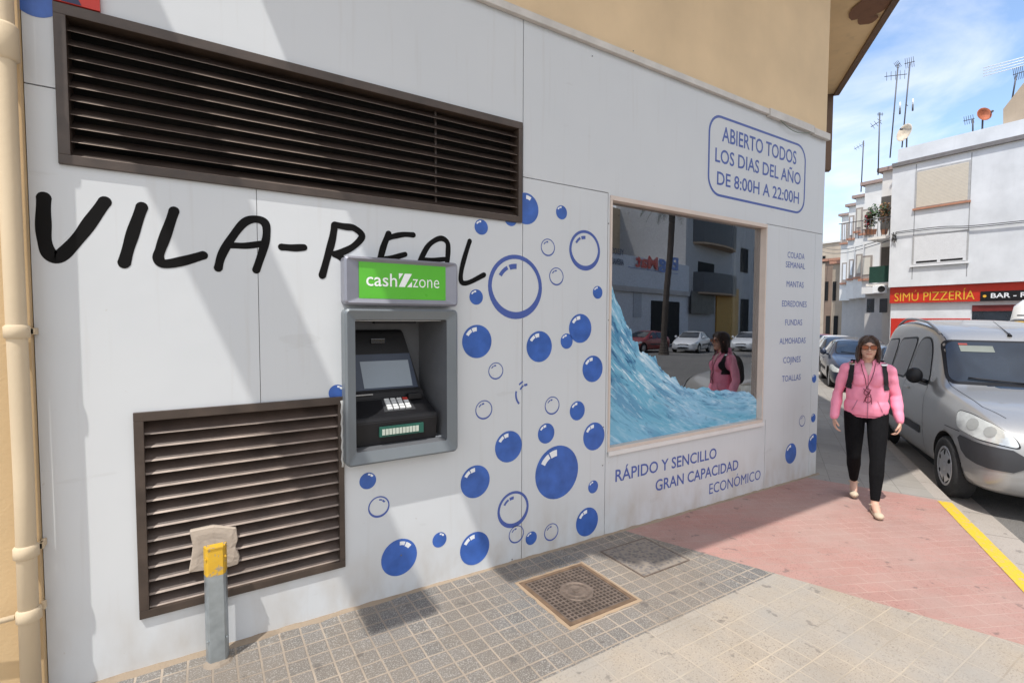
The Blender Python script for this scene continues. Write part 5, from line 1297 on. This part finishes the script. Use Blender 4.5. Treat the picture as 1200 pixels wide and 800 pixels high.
for (pt, pb) in ((262, 283), (322, 338), (200, 222)):
    bm = B(); a = fac(812, pb+6); b = fac(858, pb+6)
    zt_ = fac(835, pt).z; zb_ = fac(835, pb+6).z; nn_ = 12; P = []
    for k in range(nn_+1):
        q = k/nn_; P.append(a.lerp(b, q)+fn*(1.3*math.sin(math.pi*min(1, max(0, q)))**.4))
    lo = [(p.x, p.y) for p in P]; prism(bm, lo, zb_-.18, zb_)
    bal = obj('balcony', bm, mat('tan_balcony', (.42, .30, .2), .8), bg_)
    bm = B()
    for k in range(nn_): 
        p = P[k]; q = P[k+1]; extr(bm, [(p.x, p.y, zb_+.001), (q.x, q.y, zb_+.001), (q.x, q.y, zt_), (p.x, p.y, zt_)], tuple(fn*.03))
    obj('parapet', bm, mat('dark_parapet', (.10, .10, .10), .7), bal)
    bm = B(); slab(bm, 818, pt-16, 836, pb+5, .0, .03); obj('balcony_door', bm, M_dark, bg_)
for pxw in (868, 884, 920, 950):
    for (pt, pb) in ((215, 240), (290, 320), (350, 400)):
        bm = B(); slab(bm, pxw, pt, pxw+8, pb, .0, .04); obj('window', bm, M_dark, bg_)
# palm
pv_ = pD(778, 402, 30); pr_ = Vector((pv_.x, 2*GY-pv_.y, gz(pv_.x)-.09))
pal = thing('palm_tree', 'tall slender palm tree standing before the merchant store across the square', 'tree', tuple(pr_))
bm = B(); P = [pr_+Vector((0, 0, 0)), pr_+Vector((.02, 0, .6)), pr_+Vector((.0, 0, 1.5)), pr_+Vector((.18, 0, 4.0)), pr_+Vector((.45, 0, 6.5)), pr_+Vector((.6, 0, 9.5))]
pp_ = catmull(P, 8); rings = []
for k, p in enumerate(pp_):
    rr = (.34-.16*min(1, k/12)) *(1+.07*(k % 2)); rings.append([bm.verts.new(p+Vector((rr*math.cos(j*.6283), rr*math.sin(j*.6283), 0))) for j in range(10)])
for k in range(len(rings)-1):
    for j in range(10): bm.faces.new((rings[k][j], rings[k][(j+1) % 10], rings[k+1][(j+1) % 10], rings[k+1][j]))
bm.faces.new(rings[-1]); obj('trunk', bm, mat('palm_bark', (.09, .07, .055), .9, 0, .3, 12, .8, 30), pal)
bm = B(); top_ = pp_[-1]
for k in range(34):
    a = k*2.4; el = R(random.uniform(-20, 70)); L_ = random.uniform(2.0, 2.7); prev = None; d = Vector((math.cos(a)*math.cos(el), math.sin(a)*math.cos(el), math.sin(el))); p = Vector(top_); sd = d.cross(Vector((0, 0, 1))).normalized()
    for j in range(10):
        nd = (d-Vector((0, 0, .10*j*.35))).normalized(); q = p+nd*L_/10; wq = .28*math.sin(math.pi*(j+1)/11)
        for s in (-1, 1):
            for m_ in range(3):
                b0 = p.lerp(q, m_/3); tip = b0+sd*s*wq*1.4+nd*.14-Vector((0, 0, .12)); bm.faces.new([bm.verts.new(b0), bm.verts.new(b0+nd*.04), bm.verts.new(tip)])
        d = nd; p = q
obj('crown', bm, mat('palm_green', (.05, .085, .03), .6), pal)
# cars over there
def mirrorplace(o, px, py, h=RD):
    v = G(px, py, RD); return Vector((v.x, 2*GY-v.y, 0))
M_wp = paint('white_paint', (.75, .76, .77), .0)
m1 = copy_tree(c2); respray(m1, 'white crossover car parked across the square under the store poster', M_wp); m1['group'] = 'cars parked across the square'
p = mirrorplace(m1, 800, 413.5); place(m1, p.x, p.y, R(158))
m2 = copy_tree(c2); respray(m2, 'dark red car parked across the square before the store sign', paint('dark_red_paint', (.30, .02, .02), .2)); m2['group'] = 'cars parked across the square'
p = mirrorplace(m2, 733, 413); place(m2, p.x, p.y, R(172))
m3_ = copy_tree(c2); respray(m3_, 'white car parked across the square beyond the white crossover', M_wp); m3_['group'] = 'cars parked across the square'
p = mirrorplace(m3_, 868, 412); place(m3_, p.x, p.y, R(160))

# ------------------------------------------------------------------ the woman
class Blob:
    def __init__(s): s.bm = B()
    def ell(s, c, r, rot=None, n=3):
        M_ = Matrix.Translation(c) @ (rot or Matrix.Identity(4)) @ Matrix.Diagonal((*r, 1)); bmesh.ops.create_icosphere(s.bm, subdivisions=n, radius=1, matrix=M_)
    def rod(s, a, b, ra, rb):
        a = Vector(a); b = Vector(b); s.ell(a, (ra,)*3, n=2); s.ell(b, (rb,)*3, n=2); d = (b-a)
        q = Vector((0, 0, 1)).rotation_difference(d.normalized()).to_matrix().to_4x4(); n = 5
        tube(s.bm, [a+d*k/n for k in range(n+1)], ra, 14, r1=rb)
    def chain(s, pts):
        for (a, ra), (b, rb) in zip(pts[:-1], pts[1:]): s.rod(a, b, ra, rb)
    def make(s, name, m, parent, vox=.006, smooth=3, fac=.6):
        bmesh.ops.recalc_face_normals(s.bm, faces=s.bm.faces)
        o = obj(name, s.bm, m, parent); md = o.modifiers.new('r', 'REMESH'); md.mode = 'VOXEL'; md.voxel_size = vox; md.use_smooth_shade = True
        if smooth: ms = o.modifiers.new('s', 'SMOOTH'); ms.iterations = smooth; ms.factor = fac
        mats_ = list(o.data.materials); applymods(o)
        if len(o.data.materials) == 0:
            for m_ in mats_: o.data.materials.append(m_)
        for p_ in o.data.polygons: p_.use_smooth = True
        return o
wm = thing('person', 'woman in a pink jacket and black leggings walking along the pavement', 'person', (0, 0, 0))
LH, RH = Vector((0, .088, .86)), Vector((0, -.088, .86))
LK, LA, LT = Vector((.17, .082, .47)), Vector((.235, .07, .085)), Vector((.37, .085, .03))
RK, RA, RT = Vector((.03, -.085, .46)), Vector((-.27, -.06, .135)), Vector((-.15, -.062, .035))
LS, LE, LW = Vector((-.02, .165, 1.285)), Vector((-.06, .222, 1.035)), Vector((.03, .250, .815))
RS, RE, RW = Vector((-.02, -.165, 1.285)), Vector((-.05, -.226, 1.035)), Vector((.06, -.250, .815))
hd = Vector((.03, 0, 1.485))
b = Blob()
# head: skull, face, jaw, brow, cheeks, nose, lips, ears
b.ell(hd+Vector((-.012, 0, .028)), (.090, .072, .083)); b.ell(hd+Vector((.022, 0, -.02)), (.062, .058, .085)); b.ell(hd+Vector((.045, 0, -.078)), (.034, .034, .028), n=2)
b.ell(hd+Vector((.062, 0, .022)), (.022, .048, .016), n=2)
for s in (-1, 1):
    b.ell(hd+Vector((.052, s*.034, -.022)), (.024, .022, .022), n=2); b.ell(hd+Vector((-.005, s*.074, -.008)), (.018, .008, .026), n=2)
b.rod(hd+Vector((.078, 0, .012)), hd+Vector((.098, 0, -.022)), .008, .0115); b.ell(hd+Vector((.088, .010, -.027)), (.008, .007, .006), n=2); b.ell(hd+Vector((.088, -.010, -.027)), (.008, .007, .006), n=2)
b.ell(hd+Vector((.078, 0, -.048)), (.008, .022, .005), n=2); b.ell(hd+Vector((.077, 0, -.057)), (.008, .018, .006), n=2)
b.rod(hd+Vector((-.02, 0, -.06)), (-.02, 0, 1.33), .050, .056)
# torso and limbs
b.ell((0, 0, 1.20), (.085, .145, .15)); b.ell((0, 0, 1.03), (.08, .12, .12)); b.ell((-.01, 0, .92), (.10, .150, .11)); b.rod(LS, RS, .045, .045)
b.rod((-.02, 0, 1.33), LS, .04, .045); b.rod((-.02, 0, 1.33), RS, .04, .045)
for A, K_, An, T in ((LH, LK, LA, LT), (RH, RK, RA, RT)):
    b.chain([(A, .078), (A.lerp(K_, .5), .068), (K_, .050)]); b.chain([(K_, .050), (K_.lerp(An, .3), .050), (An, .030)]); b.chain([(An, .033), (An.lerp(T, .55), .032), (T, .024)]); b.ell(An+Vector((-.03, 0, -.03)), (.03, .028, .03), n=2)
for S_, E_, W2_ in ((LS, LE, LW), (RS, RE, RW)):
    b.chain([(S_, .045), (E_, .036)]); b.chain([(E_, .036), (E_.lerp(W2_, .3), .036), (W2_, .024)])
def hand(W2_, s, dirv, fwd, curl):
    """hand hanging from the wrist: dirv along the hand, fwd thumb side"""
    d = Vector(dirv).normalized(); f = Vector(fwd).normalized(); n = d.cross(f).normalized()*s    # n: palm side
    pc_ = W2_+d*.045
    rotm = Matrix((f, n, d)).transposed().to_4x4(); b.ell(pc_, (.036, .015, .046), rotm)
    for k, (o_, L_) in enumerate(((.027, .066), (.009, .074), (-.009, .069), (-.026, .053))):
        p0 = W2_+d*.078+f*o_; c1 = (d*math.cos(curl)+n*math.sin(curl)); c2_ = (d*math.cos(curl*2.2)+n*math.sin(curl*2.2)); c3_ = (d*math.cos(curl*3.2)+n*math.sin(curl*3.2))
        q1 = p0+c1*L_*.45; q2 = q1+c2_*L_*.3; q3 = q2+c3_*L_*.25
        b.chain([(p0-d*.02, .0082), (p0, .0085), (q1, .0078), (q2, .0072), (q3, .0062)])
    p0 = W2_+d*.03+f*.028; q1 = p0+(d*.6+f*.6+n*.3).normalized()*.035; q2 = q1+(d*.9+f*.0+n*.5).normalized()*.028
    b.chain([(p0, .012), (q1, .010), (q2, .0082)])
hand(LW, 1, (.12, -.03, -1), (1, -.15, .1), .5); hand(RW, -1, (.15, .05, -1), (1, .15, .1), .38)
body = b.make('body', M_skin, wm, .0055, 2, .5)
# eyes sit behind the glasses, lips tinted
for s in (-1, 1):
    bm = B(); bmesh.ops.create_icosphere(bm, subdivisions=2, radius=.0115, matrix=Matrix.Translation(hd+Vector((.070, s*.031, .004)))); obj('eye', bm, mat('eye_white', (.6, .58, .55), .2), body, True)
    bm = B(); tube(bm, [hd+Vector((.080, s*.014, .024)), hd+Vector((.084, s*.032, .029)), hd+Vector((.073, s*.050, .024))], .0035, 6); obj('eyebrow', bm, mat('brow_brown', (.05, .025, .015), .8), body)
bm = B(); P = [hd+Vector((.082, -.021, -.052)), hd+Vector((.0875, -.008, -.0505)), hd+Vector((.0885, 0, -.0515)), hd+Vector((.0875, .008, -.0505)), hd+Vector((.082, .021, -.052))]; tube(bm, P, .0035, 6); obj('lips', bm, mat('lip_red', (.38, .12, .10), .4), body)
# hair
M_hair = mat('dark_brown_hair', (.045, .022, .014), .42, 0, .5, 60, .6, 250)
b = Blob(); b.ell(hd+Vector((-.020, 0, .036)), (.096, .083, .086)); b.ell(hd+Vector((-.05, 0, -.03)), (.066, .076, .10))
for s in (-1, 1):
    b.chain([(hd+Vector((.030, s*.020, .100)), .020), (hd+Vector((.052, s*.052, .070)), .020), (hd+Vector((.040, s*.070, .020)), .017), (hd+Vector((.022, s*.076, -.045)), .017), (hd+Vector((.008, s*.076, -.105)), .018)])
    b.chain([(hd+Vector((-.02, s*.072, .0)), .024), (hd+Vector((-.03, s*.074, -.08)), .028), (hd+Vector((-.035, s*.070, -.13)), .018)])
    for k in range(7):
        a0 = -.05+k*.014; b.chain([(hd+Vector((a0, s*(.070+.004*(k % 2)), -.02)), .010), (hd+Vector((a0-.004, s*(.080+.005*((k*3) % 4-1.5)), -.09)), .008), (hd+Vector((a0+.004*((k % 3)-1), s*(.080+.008*((k*5) % 3-1)), -.128-.01*(k % 3))), .005)])
b.ell(hd+Vector((-.06, 0, -.10)), (.045, .068, .055))
hair = b.make('hair', M_hair, wm, .0045, 2, .4)
# jacket
M_pink = mat('pink_jacket_fabric', (.92, .30, .43), .5, 0, .10, 7, .35, 30); M_pink2 = mat('pale_pink_lining', (.82, .50, .56), .6, 0, .06, 12, .2, 60)
b = Blob()
b.ell((.0, 0, 1.20), (.108, .165, .155)); b.ell((.005, 0, 1.05), (.116, .168, .18)); b.ell((.005, 0, .93), (.122, .178, .15)); b.rod((-.02, .145, 1.285), (-.02, -.145, 1.285), .052, .052)
b.rod((-.02, .0, 1.33), (-.02, .12, 1.300), .05, .05); b.rod((-.02, .0, 1.33), (-.02, -.12, 1.300), .05, .05)
b.rod((0.065, .065, 1.2), (.07, .055, 1.17), .065, .06); b.rod((.065, -.065, 1.2), (.07, -.055, 1.17), .065, .06)
for S_, E_, W2_ in ((LS, LE, LW), (RS, RE, RW)):
    b.chain([(S_, .051), (S_.lerp(E_, .5), .048), (E_, .044)]); b.chain([(E_, .047), (E_.lerp(W2_, .35)+Vector((0, 0, 0)), .046), (E_.lerp(W2_, .8), .040), (W2_+Vector((0, 0, .01)), .036)])
    d = (W2_-E_).normalized()
    for q in (.30, .74): b.ell(E_.lerp(W2_, q), (.048-.009*q, .048-.009*q, .010), Vector((0, 0, 1)).rotation_difference(d).to_matrix().to_4x4(), 2)
jk = b.make('jacket', [M_pink], wm, .007, 3, .5)
# cut the hem flat, hollow neckline handled by collar piece
bm = B(); bm.from_mesh(jk.data)
for v in bm.verts:
    p = v.co; 
    if abs(p.y) < .235 or p.z > 1.1 or True:
        k = noise.noise(Vector((p.x*11, p.y*11, p.z*17)))*.006+noise.noise(Vector((p.x*5, p.y*20, p.z*7)))*.006
        v.co = p+v.normal*k
hem = [v for v in bm.verts if v.co.z < .835 and abs(v.co.y) < .21]
bmesh.ops.delete(bm, geom=hem, context='VERTS'); bm.to_mesh(jk.data); bm.free()
bm = B(); bm.from_mesh(jk.data); jb = BVHTree.FromBMesh(bm); bm.free()
bm = B()     # standing collar
n = 30; rg = []
for zc_, rr, tk in ((1.335, .082, 0), (1.375, .074, 0), (1.405, .070, 0), (1.408, .065, 0), (1.37, .066, 0), (1.33, .07, 0)):
    rg.append([bm.verts.new((-.018+rr*math.cos(R(28+304*k/n))*1.0+.02*(1 if zc_ < 1.34 else .6)*math.cos(R(28+304*k/n)), rr*math.sin(R(28+304*k/n)), zc_-.05*max(0, math.cos(R(28+304*k/n))))) for k in range(n+1)])
for i in range(len(rg)-1):
    for k in range(n): f = bm.faces.new((rg[i][k], rg[i][k+1], rg[i+1][k+1], rg[i+1][k])); f.smooth = True
obj('collar', bm, M_pink, jk)
X = (1, 0, 0); Y = (0, 1, 0); Z = (0, 0, 1)
project(jb, [(-.038, 1.36), (.038, 1.36), (.008, 1.235), (-.004, 1.235)], (0, 0, 0), Y, Z, (-1, 0, 0), .004, mat('pale_top', (.62, .42, .40), .7), 'neck_opening', jk, .012)
project(jb, ribbon([(.0, 1.24), (.002, .84)], .0045), (0, 0, 0), Y, Z, (-1, 0, 0), .004, mat('zip_grey_pink', (.48, .16, .24), .4), 'zip', jk, .02)
project(jb, ribbon([(-.17, .862), (-.08, .858), (0, .856), (.08, .858), (.17, .862)], .003), (0, 0, 0), Y, Z, (-1, 0, 0), .002, mat('hem_dark_pink', (.45, .07, .16), .6), 'hem_stitch', jk, .02)  # darker pink line along the hem
for s in (-1, 1):
    project(jb, ribbon([(s*.075, 1.0), (s*.115, .90)], .004), (0, 0, 0), Y, Z, (-1, 0, 0), .003, mat('zip_grey_pink', (.48, .16, .24)), 'pocket_zip', jk, .02)
project(jb, [(.118, .875), (.132, .875), (.132, .885), (.118, .885)], (0, 0, 0), Y, Z, (-1, 0, 0), .004, M_black, 'badge', jk, .02)
# backpack worn by her: straps in front, bag behind
bp = thing('backpack', 'black backpack straps worn over the pink jacket', 'backpack', (0, 0, 0))
for s in (-1, 1):
    st_ = project(jb, ribbon([(s*.118, 1.352), (s*.122, 1.28), (s*.128, 1.20), (s*.140, 1.12)], .019), (0, 0, 0), Y, Z, (-1, 0, 0), .008, mat('black_webbing', (.012, .012, .014), .8), 'strap', bp, .015)
    project(jb, ribbon([(s*.140, 1.14), (s*.146, 1.10)], .027), (0, 0, 0), Y, Z, (-1, 0, 0), .010, mat('black_webbing', (.012, .012, .014)), 'strap_pad', st_, .015)
    project(jb, ribbon([(s*.097, 1.325), (s*.143, 1.325)], .006), (0, 0, 0), Y, Z, (-1, 0, 0), .011, M_chrome, 'buckle', st_, .012)
    bm = B(); P = [(-.02, s*.118, 1.358), (-.07, s*.11, 1.35), (-.13, s*.09, 1.28)]; 
    for k in range(len(P)-1):
        a, c = Vector(P[k]), Vector(P[k+1]); quad(bm, a+Vector((0, .02, 0.01)), a+Vector((0, -.02, .01)), c+Vector((0, -.02, .01)), c+Vector((0, .02, .01)))
    obj('shoulder_strap', bm, mat('black_webbing', (.012, .012, .014)), bp)
b = Blob(); b.ell((-.17, 0, 1.13), (.075, .135, .19)); b.ell((-.21, 0, 1.06), (.05, .10, .10)); b.make('bag', mat('black_webbing', (.012, .012, .014)), bp, .012, 4)
# leggings
M_leg = mat('black_leggings', (.006, .006, .007), .9, 0, .2, 20, .3, 40, spec=.15)
b = Blob(); b.ell((-.01, 0, .90), (.112, .163, .10))
for A, K_, An in ((LH, LK, LA), (RH, RK, RA)):
    e = K_.lerp(An, .88)
    b.chain([(A, .088), (A.lerp(K_, .5), .077), (K_, .058)]); b.chain([(K_, .058), (K_.lerp(An, .32), .058), (e, .037)])
lg = b.make('leggings', M_leg, wm, .0065, 3, .5)
# shoes
M_shoe = mat('beige_espadrille', (.55, .45, .33), .8, 0, .12, 40, .3, 120)
for An, T, s in ((LA, LT, 1), (RA, RT, -1)):
    b = Blob(); d = (T-An); d.z = 0; d.normalize(); heel = An-d*.045+Vector((0, 0, -.055)); 
    if s < 0: heel = An-d*.05+Vector((0, 0, -.065))
    toe = T+d*.025
    b.chain([(heel+Vector((0, 0, .0)), .030), (heel.lerp(toe, .45)-Vector((0, 0, .006)), .032), (toe-Vector((0, 0, .004)), .028)])
    b.ell(toe+Vector((0, 0, .008)), (.05, .038, .028))
    sh = b.make('shoe', M_shoe, wm, .005, 2, .5)
    bmx = B(); bmx.from_mesh(sh.data)
    mn = (An-d*.05); 
    kill = []
    for v in bmx.verts:
        p = v.co; q = (p-heel).dot(d)/((toe-heel).dot(d)); zf_ = heel.z+(toe.z-heel.z)*q
        if .22 < q < .66 and p.z > zf_+.012: kill.append(v)
    bmesh.ops.delete(bmx, geom=kill, context='VERTS'); bmx.to_mesh(sh.data); bmx.free()
    bm = B(); P = [An+Vector((0, 0, -.008))+Vector((.040*math.cos(k*.5236), .040*math.sin(k*.5236), .012*math.cos(k*.5236))) for k in range(13)]; tube(bm, P, .006, 6); obj('ankle_strap', bm, M_shoe, sh)
# sunglasses
sgx = thing('sunglasses', 'orange tinted sunglasses on the face of the woman', 'sunglasses', (0, 0, 0))
M_lens = mat('amber_lens', (.30, .07, .015), .08, 0, .05, coat=1)
for s in (-1, 1):
    bm = B(); o_ = rrect(-.026, .026, -.018, .019, .013, 4)
    P = [hd+Vector((.097-.24*abs(s*.031+a)**1.6*1.6, s*.031+a, .006+b_)) for a, b_ in o_]
    bm.faces.new([bm.verts.new(p) for p in P]); obj('lens', bm, M_lens, sgx)
    bm = B(); tube(bm, [p+Vector((.001, 0, 0)) for p in P+[P[0]]], .0022, 6); obj('rim', bm, mat('brown_frame', (.10, .04, .02), .3), sgx)
    bm = B(); tube(bm, [hd+Vector((.084, s*.058, .012)), hd+Vector((.04, s*.076, .012)), hd+Vector((-.01, s*.080, .005))], .003, 6); obj('temple', bm, mat('brown_frame', (.10, .04, .02)), sgx)
bm = B(); tube(bm, [hd+Vector((.097, -.008, .010)), hd+Vector((.099, 0, .013)), hd+Vector((.097, .008, .010))], .0025, 6); obj('bridge', bm, mat('brown_frame', (.10, .04, .02)), sgx)
# reading glasses on a cord
rg_ = thing('reading_glasses', 'folded reading glasses hanging on a cord down the pink jacket', 'glasses', (0, 0, 0))
def onj(y, z, off=.012):
    h = jb.ray_cast(Vector((2, y, z)), Vector((-1, 0, 0))); return (h[0]+Vector((off, 0, 0))) if h[0] else Vector((.12, y, z))
M_cord = mat('brown_cord', (.10, .03, .03), .6); M_fr = mat('wine_frame', (.16, .02, .04), .3)
for s in (-1, 1):
    bm = B(); tube(bm, [onj(s*.055, 1.34), onj(s*.045, 1.28), onj(s*.022, 1.20), onj(-.012, 1.115)], .0026, 6); obj('cord', bm, M_cord, rg_)
for k, (cy_, cz_) in enumerate(((-.008, 1.085), (.004, 1.015))):
    bm = B(); c = onj(cy_, cz_, .018); P = [c+Vector((0, .022*math.cos(j*.4488)+.005*math.sin(j*.4488), .030*math.sin(j*.4488))) for j in range(15)]; tube(bm, P, .0034, 6); obj('rim', bm, M_fr, rg_)
bm = B(); tube(bm, [onj(-.035, 1.11, .02), onj(.02, 1.06, .02), onj(.03, .975, .02)], .0032, 6); tube(bm, [onj(.022, 1.11, .024), onj(-.015, 1.04, .024), onj(-.03, .985, .024)], .0032, 6); obj('temples', bm, M_fr, rg_)
WY = math.atan2(-.44, -.90); wloc = Vector((5.26, -.71, 0)); wloc.z = gz(wloc.x)
for o in (wm, bp, sgx, rg_): o.location = wloc; o.rotation_euler = (0, 0, WY)
